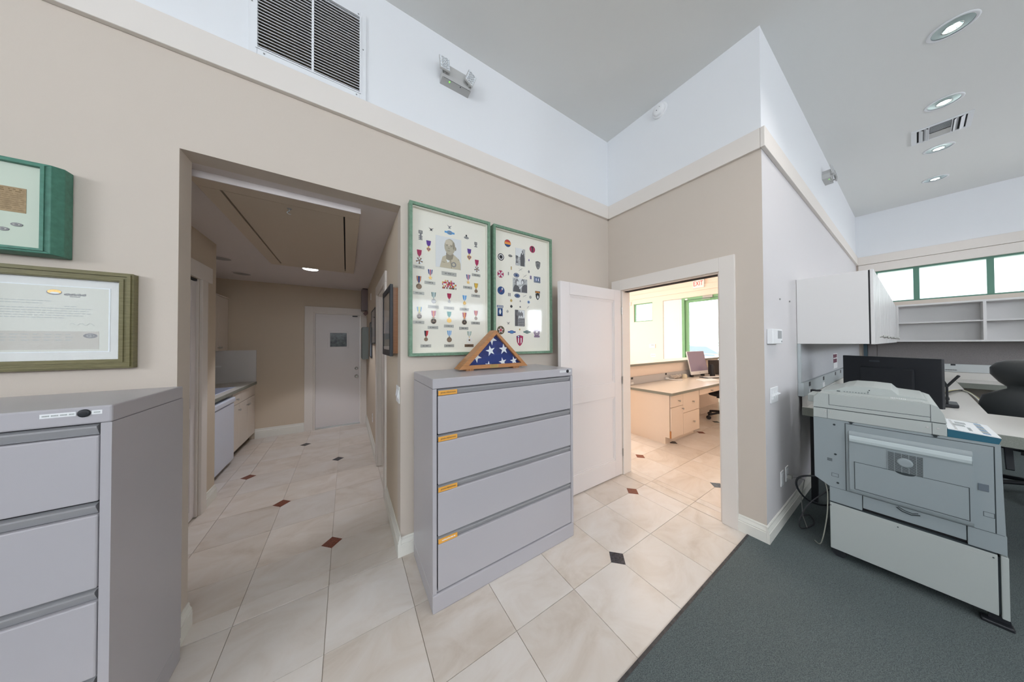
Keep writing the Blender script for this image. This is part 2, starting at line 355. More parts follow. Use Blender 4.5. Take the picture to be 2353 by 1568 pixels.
# wall with the hall opening (lower cream, upper white)
S(holed(MB(), 'y', 1.946, 2.066, -5, 2.596, -0.12, 3.84, [(-0.696, 0.318, -0.12, 2.44)], 0, 2.98, 1).build('wall_back', [CREAM, WHITE]))
S(holed(MB(), 'x', 2.596, 2.716, 0.6055, 1.946, -0.12, 3.84, [(0.869, 1.783, -0.12, 2.05)], 0, 2.98, 1).build('wall_door', [CREAM, WHITE]))
S(MB().box(2.597, 2.716, 1.946, 7.0, -0.12, 3.84).build('wall_reception_left', PEACH))
S(holed(MB(), 'y', 0.605, 0.725, 2.5965, 8.2, -0.12, 3.84, [], 0, 2.98, 1).build('wall_desk', [LILAC, WHITE]))
S(MB().box(2.717, 8.199, 0.7255, 0.735, 0.0, 3.84).build('wall_reception_front', PEACH))
DH = [(-3.7, 0.40, 2.16, 2.75), (2.70, 4.19, -0.12, 2.73), (4.51, 5.144, 2.14, 2.74)]
S(holed(MB(), 'x', 8.2, 8.35, -4.15, 7.0, -0.12, 3.84, DH, 0, 2.98, 1).build('wall_window', [CREAM, WHITE]))
S(holed(MB(), 'x', 8.19, 8.1995, 0.736, 6.99, 0.0, 3.84, DH).build('wall_reception_window', PEACH))
FH = [(-4.8, -3.4, 0.9, 2.75), (-2.05, 1.35, 2.25, 3.65), (1.4, 4.1, 2.16, 2.8), (5.7, 6.95, 1.85, 2.75)]
S(holed(MB(), 'y', -4.15, -4.0, -5, 8.35, -0.12, 3.84, FH, 0, 2.98, 1).build('wall_front', [CREAM, WHITE]))
S(holed(MB(), 'x', -5.15, -5, -4.15, 2.066, -0.12, 3.84, [(-3.4, -0.6, 1.75, 3.25)]).build('wall_left', CREAM))
S(holed(MB(), 'y', 7.0, 7.15, 2.6, 8.35, -0.12, 3.84, [(3.4, 7.0, 1.0, 2.8)]).build('wall_reception_back', PEACH))
# hall shell
S(holed(MB(), 'x', -1.19, -1.07, 2.066, 3.66, -0.12, 2.44, [(2.45, 3.33, -0.12, 2.03)]).build('wall_hall_left', HALLW))
S(MB().box(-1.9, -1.19, 3.56, 3.66, -0.12, 2.44).build('wall_alcove_side', HALLW))
S(MB().box(-1.98, -1.86, 3.56, 5.53, -0.12, 2.44).build('wall_alcove_back', HALLW))
S(MB().box(-1.98, -1.19, 2.066, 2.17, -0.12, 2.44).build('wall_closet_front', HALLW))
S(MB().box(-1.98, -1.86, 2.17, 3.56, -0.12, 2.44).build('wall_closet_back', HALLW))
S(holed(MB(), 'y', 5.53, 5.65, -1.98, 1.6, -0.12, 2.44, [(-0.475, 0.232, -0.12, 2.0)]).build('wall_hall_back', HALLW))
S(holed(MB(), 'x', 0.318, 0.438, 2.066, 5.53, -0.12, 2.44, [(2.77, 3.50, -0.12, 2.05)]).build('wall_hall_right', HALLW))
S(MB().box(1.5, 1.6, 2.066, 5.53, -0.12, 2.44).build('wall_side_room', HALLW))
# picture-rail beam round the room
S(MB().box(-5, 2.575, 1.918, 1.946, 2.909, 3.058).build('trim_1', TRIM, bevel=0.003))
S(MB().box(2.570, 2.596, 0.606, 1.917, 2.909, 3.058).build('trim_2', TRIM, bevel=0.003))
S(MB().box(2.570, 8.2, 0.5795, 0.605, 2.909, 3.058).build('trim_3', TRIM, bevel=0.003))
S(MB().box(8.165, 8.2, -4.0, 0.5795, 2.90, 3.05).box(8.175, 8.2, -4.0, 0.5795, 2.75, 2.895).build('trim_4', TRIM, bevel=0.003))
S(MB().box(8.16, 8.189, 0.74, 6.99, 2.89, 3.04).build('trim_5', PEACH, bevel=0.003))
# metal strip where the tile meets the carpet
strip = MB()
for i in range(26): strip.box(-5 + i*0.292, -5 + (i+1)*0.292 - 0.002, 0.700, 0.714, -0.005, 0.005)
S(strip.build('trim_6', mat('edge_strip', (0.05, 0.048, 0.05), 0.5, mottle=0.4, mscale=40)))
# baseboards: board with a moulded cap
def baseb(name, axis, face, out, a0, a1, h=0.125):
    """board on a wall at `face`, standing out by sign `out`"""
    mb = MB(); pr = [(0, 0), (0.018, 0), (0.018, h*0.62), (0.014, h*0.64), (0.016, h*0.70), (0.008, h*0.86), (0.008, h*0.95), (0.004, h), (0, h)]
    if axis == 'y': mb.prism([(face + out*p, z) for p, z in pr], 'x', a0, a1)
    else: mb.prism([(face + out*p, z) for p, z in pr], 'y', a0, a1)
    return S(mb.build(name, BASEB))
baseb('baseboard_left', 'y', 1.946, -1, -5, -0.696)
baseb('baseboard_back', 'y', 1.946, -1, 0.318, 2.596)
baseb('baseboard_door', 'x', 2.596, -1, 0.6055, 0.766)
baseb('baseboard_desk', 'y', 0.605, -1, 2.578, 8.2)
baseb('baseboard_jamb', 'x', -0.696, 1, 1.928, 2.066)
baseb('baseboard_hall_right', 'x', 0.318, -1, 1.928, 2.67, 0.15)
baseb('baseboard_hall_far', 'x', 0.318, -1, 3.60, 5.51, 0.15)
baseb('baseboard_hall_back', 'y', 5.53, -1, -1.19, -0.592, 0.15)
baseb('baseboard_hall_left', 'x', -1.07, 1, 3.44, 3.66, 0.12)
baseb('baseboard_reception', 'x', 8.19, -1, 4.19, 6.99)

# ---- floor tiles: 41 cm travertine, each a tile of the floor
PX, PY, TX, TY = -0.087, 1.118, 0.4115, 0.4103
tile_me = MB().box(0.0015, TX-0.0015, 0.0015, TY-0.0015, -0.0058, 0).build('tile', TILE); tmesh = tile_me.data
bpy.data.objects.remove(tile_me)
tmesh2 = tmesh.copy(); tmesh2.materials[0] = TILE2
def tiles(x0, x1, y0, y1):
    i0, i1 = math.floor((x0-PX)/TX), math.ceil((x1-PX)/TX); j0, j1 = math.floor((y0-PY)/TY), math.ceil((y1-PY)/TY)
    for i in range(i0, i1):
        for j in range(j0, j1):
            ax, ay = PX+i*TX, PY+j*TY
            bx0, bx1, by0, by1 = max(ax+0.0015, x0), min(ax+TX-0.0015, x1), max(ay+0.0015, y0), min(ay+TY-0.0015, y1)
            if bx1-bx0 < 0.01 or by1-by0 < 0.01: continue
            full = bx1-bx0 > TX-0.004 and by1-by0 > TY-0.004
            pale = random.random() < 0.4
            if full:
                o = bpy.data.objects.new('tile', tmesh2 if pale else tmesh); COL.objects.link(o); o.location = (ax, ay, 0)
            else:
                o = MB().box(bx0-ax, bx1-ax, by0-ay, by1-ay, -0.0058, 0).build('tile', TILE2 if pale else TILE); o.location = (ax, ay, 0)
            o.parent = floor
tiles(-1.6, 2.59, 0.716, 1.944)
tiles(-0.694, 0.316, 1.946, 2.066)
tiles(-1.068, 0.316, 2.068, 5.528)
tiles(0.320, 0.90, 2.772, 3.498)
tiles(-1.84, -1.070, 3.662, 5.528)
tiles(2.598, 2.714, 0.871, 1.781)
tiles(2.718, 8.15, 0.74, 4.4)
D = 0.064
dia = MB().prism([(D, 0), (0, D), (-D, 0), (0, -D)], 'z', -0.002, 0.0012)
dr = dia.build('inlay', REDST); db = dia.build('inlay', BLKST)
for me_, pts in ((dr, [(0, 3), (-1, 5), (-2, 7), (6, 1)]), (dr, [(7, 2)]), (db, [(0, 7), (-1, 9), (4, 0), (8, 0), (10, 2)])):
    for i, j in pts:
        o = bpy.data.objects.new('inlay', me_.data); COL.objects.link(o); o.parent = floor
        x, y = (3.19, 1.935) if (i, j) == (7, 2) else (PX+i*TX, PY+j*TY)
        o.location = (x, y, 0.0)
for x, y, me_ in ((4.843, 1.90, dr), (5.709, 2.0, db)):
    o = bpy.data.objects.new('inlay', me_.data); COL.objects.link(o); o.location = (x, y, 0.0); o.parent = floor
bpy.data.objects.remove(dr); bpy.data.objects.remove(db)

# ---- casing and open door to reception
cas = MB()
cas.box(2.572, 2.596, 0.766, 0.869, 0, 2.165).box(2.572, 2.596, 1.783, 1.888, 0, 2.165).box(2.572, 2.596, 0.869, 1.783, 2.05, 2.165)
cas.box(2.5965, 2.738, 0.869, 0.884, 0, 2.05).box(2.60, 2.738, 1.768, 1.783, 0, 2.05).box(2.5965, 2.738, 0.884, 1.768, 2.043, 2.05)
S(cas.build('trim_7', TRIM, bevel=0.003))
S(MB().box(2.64, 2.70, 0.884, 1.768, 2.037, 2.043).build('trim_8', DARK))
dr1 = emptys('door_1', (2.58, 1.795, 0))
def leaf(parent, x0, x1, y0, y1, z0, z1, panels, st, axis='y', M_=DOORP):
    """framed leaf: stiles, rails, recessed panels; panels = list of z ranges"""
    zs = [z0] + [v for p in panels for v in p] + [z1]
    def B(mb, a0, a1, t0, t1, c0, c1):
        return mb.box(a0, a1, t0, t1, c0, c1) if axis == 'y' else mb.box(t0, t1, a0, a1, c0, c1)
    B(MB(), x0, x0+st, y0, y1, z0, z1).build('stile', M_, parent, 0.002); B(MB(), x1-st, x1, y0, y1, z0, z1).build('stile', M_, parent, 0.002)
    for i in range(0, len(zs), 2): B(MB(), x0+st, x1-st, y0, y1, zs[i], zs[i+1]).build('rail', M_, parent, 0.002)
    d = (y1-y0)
    for a, b in panels:
        mb = MB(); B(mb, x0+st, x1-st, y0+d*0.34, y1-d*0.34, a, b)
        for k, (e, q) in enumerate(((0.012, 0.16), (0.024, 0.26))):
            for (p0, p1, r0, r1) in ((x0+st+(k*0.012), x0+st+e, a+e, b-e), (x1-st-e, x1-st-(k*0.012), a+e, b-e), (x0+st+(k*0.012), x1-st-(k*0.012), a+(k*0.012), a+e), (x0+st+(k*0.012), x1-st-(k*0.012), b-e, b-(k*0.012))):
                B(mb, p0, p1, y0+d*q, y1-d*q, r0, r1)
        mb.build('panel', M_, parent)
leaf(dr1, 1.672, 2.584, 1.776, 1.815, 0.012, 2.048, [(0.19, 0.875), (1.03, 1.93)], 0.118)
hg = MB()
for z in (0.25, 1.05, 1.82): hg.cyl((2.592, 1.770, z-0.04), (2.592, 1.770, z+0.04), 0.006, n=10)
hg.build('hinge', CHROME, dr1)
# ---- hall back door
cas = MB().box(-0.592, -0.475, 5.508, 5.53, 0, 2.10).box(0.232, 0.316, 5.508, 5.53, 0, 2.10).box(-0.475, 0.232, 5.508, 5.53, 2.0, 2.10)
cas.box(-0.475, -0.452, 5.53, 5.62, 0, 2.0).box(0.212, 0.232, 5.53, 5.62, 0, 2.0).box(-0.452, 0.212, 5.53, 5.62, 1.985, 2.0)
S(cas.build('trim_9', TRIM, bevel=0.002))
dr2 = emptys('door_2', (-0.12, 5.58, 0))
holed(MB(), 'y', 5.565, 5.605, -0.450, 0.210, 0.02, 1.983, [(-0.245, 0.005, 1.41, 1.66)]).build('door_leaf', DOORP, dr2)
frame_rect(MB(), 'y', 5.558, 5.600, -0.275, 0.035, 1.38, 1.69, 0.032).build('vision_frame', DOORP, dr2, 0.002)
MB().box(-0.243, 0.003, 5.58, 5.585, 1.412, 1.658).build('pane', mat('wired_glass_dark', (0.13, 0.155, 0.165), 0.15, mottle=0.35, mscale=25), dr2)
for z, r in ((0.865, 0.030), (1.012, 0.026)):
    MB().lathe((0.155, 5.565, z), (0, -1, 0), [(r, 0), (r, 0.008), (r*0.5, 0.012), (r*0.45, 0.03), (r*0.8, 0.036), (r*0.85, 0.05), (r*0.6, 0.058)], 18).build('door_knob' if r > 0.028 else 'deadbolt', CHROME, dr2)
MB().box(0.09, 0.17, 5.545, 5.565, 1.955, 1.972).build('latch_plate', BLACK, dr2)
S(MB().box(-0.475, 0.232, 5.535, 5.60, -0.004, 0.016).build('trim_10', CHROME))
# ---- closet door in the hall, left
cas = MB().box(-1.07, -1.050, 3.33, 3.435, 0, 2.03).box(-1.07, -1.050, 2.35, 2.45, 0, 2.03).box(-1.07, -1.050, 2.35, 3.525, 2.03, 2.168)
cas.box(-1.15, -1.07, 3.315, 3.33, 0, 2.03)
S(cas.build('trim_11', TRIM, bevel=0.003))
dr3 = emptys('door_3', (-1.09, 2.9, 0))
leaf(dr3, 2.88, 3.312, -1.115, -1.085, 0.01, 2.005, [(0.09, 0.85), (0.94, 1.88)], 0.075, axis='x')
leaf(dr3, 2.452, 2.876, -1.115, -1.085, 0.01, 2.005, [(0.09, 0.85), (0.94, 1.88)], 0.075, axis='x')
MB().box(-1.12, -1.08, 2.452, 3.315, 2.012, 2.03).build('door_track', BLACK, dr3)
# ---- side doorway in the hall, right
cas = MB().box(0.300, 0.318, 2.67, 2.77, 0, 2.05).box(0.300, 0.318, 3.50, 3.60, 0, 2.05).box(0.300, 0.318, 2.67, 3.60, 2.05, 2.155)
cas.box(0.318, 0.438, 3.488, 3.50, 0, 2.05).box(0.318, 0.438, 2.77, 2.782, 0, 2.05).box(0.318, 0.438, 2.782, 3.488, 2.038, 2.05).box(0.355, 0.375, 3.47, 3.488, 0, 2.04)
S(cas.build('trim_12', TRIM, bevel=0.003))

# ---- windows
def window(name, axis, t0, t1, a0, a1, z0, z1, mulls, fw, M_, sill=True):
    e = emptys(name, ((a0+a1)/2, t0, z0) if axis == 'y' else (t0, (a0+a1)/2, z0))
    fm = frame_rect(MB(), axis, t0, t1, a0, a1, z0, z1, fw); fm.build('window_frame', M_, e, 0.002)
    edges = [a0+fw] + [v for m_ in mulls for v in m_] + [a1-fw]
    for m0, m1 in mulls:
        mb = MB()
        (mb.box(m0, m1, t0, t1, z0+fw, z1-fw) if axis == 'y' else mb.box(t0, t1, m0, m1, z0+fw, z1-fw)); mb.build('mullion', M_, e, 0.002)
    tm = (t0+t1)/2
    for i in range(0, len(edges), 2):
        mb = MB(); a, b = sorted((edges[i], edges[i+1]))
        (mb.box(a, b, tm-0.002, tm+0.002, z0+fw, z1-fw) if axis == 'y' else mb.box(tm-0.002, tm+0.002, a, b, z0+fw, z1-fw)); mb.build('pane', PANE, e)
    return e
mu = [(-3.085-0.03, -3.085+0.03), (-2.465-0.03, -2.465+0.03), (-1.845-0.03, -1.845+0.03), (-1.225-0.03, -1.225+0.03), (-0.645, -0.59), (-0.04, 0.018)]
window('window_1', 'x', 8.22, 8.28, -3.7, 0.40, 2.16, 2.75, mu, 0.028, WINGREEN)
window('window_2', 'x', 8.22, 8.28, 4.51, 5.144, 2.14, 2.74, [], 0.03, DOORGREEN)
w3 = window('window_3', 'y', -4.10, -4.05, -4.8, -3.4, 0.9, 2.75, [], 0.05, WINGREEN)
sl = MB()
for i in range(34): sl.obox((-4.1, -4.03, 0.95 + i*0.052), (0.66, 0, 0), (0, 0.011, 0.017), (0, 0.001, -0.0007))
sl.build('blind_slats', BLIND, w3, kind='stuff')
window('window_added_front', 'y', -4.10, -4.05, -2.05, 1.35, 2.25, 3.65, [(-0.38, -0.32)], 0.05, WINGREEN)  # made-up window, an opening for the added wide light
window('window_added_left', 'x', -5.10, -5.05, -3.4, -0.6, 1.75, 3.25, [(-2.03, -1.97)], 0.05, WINGREEN)  # made-up window, lets the added side light in
window('window_4', 'y', -4.10, -4.05, 1.4, 4.1, 2.16, 2.8, [(2.3, 2.36), (3.2, 3.26)], 0.04, WINGREEN)
window('window_5', 'y', -4.10, -4.05, 5.7, 6.95, 1.85, 2.75, [], 0.05, WINGREEN)
window('window_6', 'y', 7.05, 7.1, 3.4, 7.0, 1.0, 2.8, [(5.17, 5.23)], 0.05, WINGREEN)
# glazed front door, its frame and the sidelight with a sheer blind
d4 = emptys('door_4', (8.25, 3.15, 0))
mb = MB().box(8.18, 8.33, 3.584, 3.655, 0, 2.727).box(8.18, 8.33, 2.70, 2.765, 0, 2.727).box(8.18, 8.33, 2.765, 3.584, 2.665, 2.727).build('door_frame', DOORGREEN, d4, 0.003)
mb = MB().box(8.22, 8.265, 3.49, 3.578, 0.01, 2.66).box(8.22, 8.265, 2.77, 2.80, 0.01, 2.66).box(8.22, 8.265, 2.80, 3.49, 2.585, 2.66).box(8.22, 8.265, 2.80, 3.49, 0.01, 0.26)
mb.build('door_stiles', DOORGREEN, d4, 0.003)
MB().box(8.24, 8.246, 2.80, 3.49, 0.26, 2.585).build('pane', PANE, d4)
MB().cyl((8.17, 2.78, 1.14), (8.17, 3.52, 1.14), 0.011).cyl((8.22, 2.80, 1.14), (8.17, 2.80, 1.14), 0.011).cyl((8.22, 3.50, 1.14), (8.17, 3.50, 1.14), 0.011).build('push_bar', WHITEP, d4)
MB().box(8.15, 8.22, 2.89, 3.12, 2.66, 2.72).obox((8.13, 3.03, 2.63), (0.008, 0.10, 0.0), (0.012, -0.001, 0), (0, 0, 0.008)).build('door_closer', SILVER, d4, 0.003)
MB().box(8.165, 8.18, 3.50, 3.56, 2.66, 2.70).build('door_sensor', WHITEP, d4)
w7 = window('window_7', 'x', 8.22, 8.29, 3.656, 4.19, 0.0, 2.73, [], 0.03, WHITEP)
MB().box(8.205, 8.208, 3.69, 4.17, 0.95, 2.70).box(8.196, 8.216, 3.69, 4.17, 2.69, 2.715).build('sheer_blind', mat('sheer_fabric', (0.84, 0.82, 0.80), 0.9), w7)
# ================================================================ LATERAL FILES
def lateral(name, label, x0, yf, depth, hgt, tags, lock_label):
    t = thing(name, label, 'filing cabinet', (x0+0.5335, yf+depth/2, 0), 'lateral filing cabinets'); W = 1.067; x1 = x0+W
    yb = yf+depth
    # case: sides, top cap, plinth, face frame
    mb = MB().box(x0, x0+0.022, yf, yb, 0.101, hgt-0.056).box(x1-0.022, x1, yf, yb, 0.101, hgt-0.056).box(x0+0.022, x1-0.022, yb-0.01, yb, 0.101, hgt-0.056)
    mb.box(x0+0.022, x1-0.022, yf+0.012, yb-0.01, 0.10, 0.115)
    mb.build('case', GREY, t)
    MB().box(x0, x1, yf, yb, hgt-0.0558, hgt).build('top', GREY, t, 0.005)
    MB().box(x0-0.001, x1+0.001, yf-0.004, yb, 0.0, 0.100).build('plinth', GREY, t, 0.007)
    MB().box(x0+0.022, x1-0.022, yf+0.022, yf+0.030, 0.100, hgt-0.055).build('recess', DARK, t)
    zs = [hgt-0.062, 0.957, 0.683, 0.404, 0.106]
    zs = [hgt-0.060, 0.960, 0.682, 0.400, 0.102]
    for i in range(4):
        zt, zb = zs[i], zs[i+1]+0.008
        d = MB().box(x0+0.029, x1-0.025, yf-0.001, yf+0.02, zb, zt-0.036).build('drawer', GREY, t, 0.004)
        # inset finger pull: sloping lip above the front
        MB().prism([(yf+0.018, zt), (yf+0.001, zt-0.005), (yf+0.001, zt-0.010), (yf+0.013, zt-0.034), (yf+0.02, zt-0.036)], 'x', x0+0.029, x1-0.030).build('drawer_pull', GREYD, d)
        if tags:
            g = MB().obox((x0+0.085, yf-0.0015, zt-0.020), (0.054, 0, 0), (0, 0.0012, 0), (0, 0, 0.0125)).build('label_tag', ORANGE, d)
            if i < 3: text('JOHN-PERSONAL', 0.0115, (x0+0.088, yf-0.0031, zt-0.020), (1, 0, 0), (0, 0, 1), INK, d, 'label_lettering')
            else:
                mb = MB()
                for k in range(15): mb.box(x0+0.050+k*0.0052, x0+0.0537+k*0.0052, yf-0.0032, yf-0.0027, zt-0.022-(k % 3)*0.0007, zt-0.0175+(k*5 % 4)*0.0007)
                mb.build('label_lettering', WHITEP, d)
    lx = x1-0.053
    MB().lathe((lx, yf, hgt-0.020), (0, -1, 0), [(0.0125, 0), (0.0125, 0.003), (0.010, 0.0045), (0.004, 0.0045)], 20).box(lx-0.006, lx+0.006, yf-0.006, yf-0.004, hgt-0.021, hgt-0.019).build('lock', BLACK, t)
    for a_, b_, n_ in ((lx-0.078, lx-0.015, 22), (lx+0.014, lx+0.034, 5)):
        s = MB().box(a_, b_, yf-0.001, yf, hgt-0.026, hgt-0.013).build('lock_label', WHITEP, t); mb = MB()
        for k in range(n_):
            if k % 6 != 5: mb.box(a_+0.004+k*0.0026, a_+0.0057+k*0.0026, yf-0.0016, yf-0.001, hgt-0.0215, hgt-0.0175)
        mb.build('lock_lettering', INKL, s)
    return t
lateral('filing_cabinet', 'grey four-drawer lateral filing cabinet with orange drawer labels, between hall opening and open door', 0.397, 1.428, 0.465, 1.275, True, True)
lateral('filing_cabinet', 'grey lateral filing cabinet at the left edge, without orange labels, below the framed certificate', -1.717, 1.431, 0.44, 1.275, False, True)

# ================================================================ FLAG CASE
fc = thing('flag_case', 'triangular oak case holding a folded starred blue flag, on the grey filing cabinet', 'flag case', (0.94, 1.74, 1.275))
yf, yb = 1.690, 1.785
O = [(0.649, 1.287), (1.230, 1.287), (0.941, 1.568)]; I = [(0.722, 1.313), (1.170, 1.313), (0.944, 1.537)]
for a, b in ((0, 1), (1, 2), (2, 0)):
    MB().prism([O[a], O[b], I[b], I[a]], 'y', yf, yb).build('frame_rail', OAK, fc, 0.002)
MB().prism([O[0], O[1], O[2]], 'y', yb, yb+0.004).build('back_board', OAK, fc)
fl = MB().prism(I, 'y', yf+0.024, yb)
fl.build('folded_flag', FLAGB, fc)
flo = fc.children[-1]
def clip(poly, tri):
    for i in range(3):
        a, b = tri[i], tri[(i+1) % 3]; out = []
        sd = lambda p: (b[0]-a[0])*(p[1]-a[1])-(b[1]-a[1])*(p[0]-a[0])
        for j in range(len(poly)):
            p, q = poly[j], poly[(j+1) % len(poly)]; sp, sq = sd(p), sd(q)
            if sp >= 0: out.append(p)
            if sp*sq < 0: t = sp/(sp-sq); out.append((p[0]+t*(q[0]-p[0]), p[1]+t*(q[1]-p[1])))
        poly = out
        if not poly: return poly
    return poly
IS = [(0.724, 1.3145), (1.168, 1.3145), (0.944, 1.535)]
def star(cx, cz, r, rot):
    for k in range(5):
        a = rot + k*2*math.pi/5
        P = [(cx, cz)] + [(cx + q*math.sin(a+d), cz + q*math.cos(a+d)) for q, d in ((r*0.382, -math.pi/5), (r, 0), (r*0.382, math.pi/5))]
        P = [P[0], P[3], P[2], P[1]] if True else P
        c_ = clip(P[::1], IS) if sum((P[i][0]*P[(i+1) % 4][1]-P[(i+1) % 4][0]*P[i][1]) for i in range(4)) > 0 else clip(P[::-1], IS)
        if len(c_) > 2: yield c_
for cx, cz, r, rot in ((0.915, 1.500, 0.046, 0.55), (0.905, 1.413, 0.041, -0.25), (1.020, 1.424, 0.043, -0.1), (0.790, 1.371, 0.043, 0.5),
                       (1.010, 1.325, 0.036, -0.2), (0.888, 1.308, 0.030, 0.1), (1.112, 1.331, 0.036, -0.2)):
    mb = MB()
    for c_ in star(cx, cz, r, rot): mb.prism(c_, 'y', yf+0.0225, yf+0.0238)
    mb.build('star', FLAGW, flo)
MB().prism([(0.732, 1.3146), (1.160, 1.3146), (1.092, 1.376), (1.02, 1.388), (0.90, 1.372), (0.80, 1.350)], 'y', yf+0.0232, yf+0.0240).build('fold', mat('flag_blue_fold', (0.012, 0.032, 0.17), 0.75), flo)
MB().prism([(0.722, 1.313), (1.170, 1.313), (0.944, 1.537)], 'y', yf+0.006, yf+0.008).build('glass_pane', PICG, fc)
MB().box(0.890, 0.958, yf-0.0015, yf, 1.290, 1.311).build('brass_plate', BRASS, fc)
mb = MB()
for k in range(9): mb.box(0.896+k*0.0062, 0.9005+k*0.0062, yf-0.002, yf-0.0015, 1.3035, 1.3065).box(0.896+k*0.0062, 0.8995+k*0.0062, yf-0.002, yf-0.0015, 1.295, 1.298)
mb.build('plate_engraving', mat('engraving', (0.2, 0.14, 0.05), 0.6), fc)
for x in (0.735, 1.125):
    MB().box(x-0.028, x+0.028, 1.70, 1.775, 1.2755, 1.287).cyl((x, 1.694, 1.2755), (x, 1.694, 1.287), 0.006, n=10).build('foot', OAK, fc)

# ================================================================ SHADOW BOXES WITH MEDALS
def medal(parent, x, zt, zb, ribbon, pend, pm, w=0.034):
    """hanging ribbon in vertical stripes plus its pendant"""
    y0, y1 = 1.9285, 1.9310
    H = zt-zb; rh = 0.047 if H < 0.093 else 0.052
    mb = MB(); n = len(ribbon); cols = []
    tot = sum(k for _, k in ribbon); a = -w/2
    for c, k in ribbon:
        b = a + w*k/tot
        if c not in cols: cols.append(c)
        def low(u): return zt-rh*(0.62+0.38*(1-abs(u)/(w/2)))
        zq = [low(a), low(b)]
        pts = [(x+a, zt), (x+b, zt), (x+b*0.75, zq[1]), (x+a*0.75, zq[0])]
        if a < 0 < b: pts = [(x+a, zt), (x+b, zt), (x+b*0.75, low(b)), (x, zt-rh), (x+a*0.75, low(a))]
        mb.prism(pts, 'y', y0, y1, cols.index(c)); a = b
    o = mb.build('medal', [C_[c] for c in cols], parent)
    pr = (H-rh)/2; cz = zb+pr
    pb = MB(); pm_ = [pm]
    if pend == 'disc': pb.lathe((x, y1, cz), (0, -1, 0), [(pr*0.86, 0), (pr*0.86, 0.002), (pr*0.70, 0.0025), (pr*0.66, 0.0018), (pr*0.3, 0.003)], 18); pb.cyl((x, y1-0.001, cz+pr*0.8), (x, y1-0.001, cz+pr*1.25), 0.003, n=8)
    if pend == 'darkdisc': pb.lathe((x, y1, cz), (0, -1, 0), [(pr*0.86, 0), (pr*0.86, 0.002), (pr*0.70, 0.0025)], 18); pb.lathe((x, y1-0.0025, cz), (0, -1, 0), [(pr*0.66, 0), (pr*0.6, 0.0006)], 16, 1); pb.prism([(x+pr*0.5*math.sin(t*2.094), cz+pr*0.5*math.cos(t*2.094)) for t in range(3)], 'y', y1-0.0036, y1-0.003, 0); pm_ = [pm, BLACK]; pb.box(x-0.011, x+0.011, y1-0.002, y1, cz+pr*0.95, cz+pr*1.15)
    if pend in ('star', 'starw'):
        P = []
        for k in range(10): r = pr*1.05*(1 if k % 2 == 0 else 0.45); P.append((x+r*math.sin(k*math.pi/5), cz+r*math.cos(k*math.pi/5)))
        pb.prism(P[::-1], 'y', y1-0.003, y1); pb.cyl((x, y1-0.001, cz+pr*0.8), (x, y1-0.001, cz+pr*1.3), 0.0025, n=8)
    if pend == 'heart':
        def hp(s_): return [(x+s_*pr*1.0*math.sin(t)**3*0.9, cz+s_*pr*(0.8125*math.cos(t)-0.3125*math.cos(2*t)-0.125*math.cos(3*t)-0.0625*math.cos(4*t))) for t in [2*math.pi*i/22 for i in range(22)]][::-1]
        pb.prism(hp(1.0), 'y', y1-0.002, y1); pb.prism(hp(0.66), 'y', y1-0.0028, y1-0.002, 1); pb.lathe((x, y1-0.0028, cz), (0, -1, 0), [(pr*0.26, 0), (pr*0.2, 0.0008)], 10, 0); pb.cyl((x, y1-0.001, cz+pr*0.6), (x, y1-0.001, cz+pr*1.4), 0.004, n=8); pm_ = [pm, C_['purple']]
    if pend in ('cross', 'wcross'):
        for k in range(5 if pend == 'cross' else 8):
            t = k*2*math.pi/(5 if pend == 'cross' else 8); dx, dz = math.sin(t), math.cos(t); px, pz = dz, -dx
            q = [(x+dx*pr*0.18, cz+dz*pr*0.18), (x+dx*pr*0.95+px*pr*0.36, cz+dz*pr*0.95+pz*pr*0.36), (x+dx*pr*0.95-px*pr*0.36, cz+dz*pr*0.95-pz*pr*0.36)]
            pb.prism(q, 'y', y1-0.002, y1, 1); t += math.pi/(5 if pend == 'cross' else 8)
        pb.lathe((x, y1, cz), (0, -1, 0), [(pr*0.93, 0), (pr*0.93, 0.001), (pr*0.8, 0.001)], 18, 0); pb.lathe((x, y1-0.002, cz), (0, -1, 0), [(pr*0.26, 0), (pr*0.22, 0.0012)], 10, 2)
        pb.cyl((x, y1-0.001, cz+pr*0.7), (x, y1-0.001, cz+pr*1.3), 0.0025, n=8); pm_ = [BRONZE if pend == 'cross' else GOLD, FLAGW, BRONZE if pend == 'cross' else BLACK]
    if pend == 'hex': pb.prism([(x+pr*0.95*math.sin(t*math.pi/3), cz+pr*0.95*math.cos(t*math.pi/3)) for t in range(6)][::-1], 'y', y1-0.0025, y1); pb.cyl((x, y1-0.001, cz+pr*0.8), (x, y1-0.001, cz+pr*1.3), 0.003, n=8)
    pb.build('pendant', pm_, o)
MED = [(0.508, 2.228, 2.146), (0.442, 2.148, 2.044), (0.83, 2.228, 2.137), (0.896, 2.151, 2.051), (0.52, 2.016, 1.94), (0.82, 2.019, 1.942), (0.439, 1.957, 1.86), (0.889, 1.958, 1.878), (0.545, 1.85, 1.765), (0.664, 1.853, 1.777), (0.789, 1.85, 1.773), (0.442, 1.734, 1.646), (0.544, 1.712, 1.612), (0.663, 1.713, 1.625), (0.787, 1.713, 1.613), (0.887, 1.734, 1.656), (0.489, 1.563, 1.484), (0.664, 1.567, 1.475), (0.829, 1.565, 1.472)]
sv = [('blue', 2), ('white', 1), ('crim', 2), ('white', 1), ('blue', 2)]
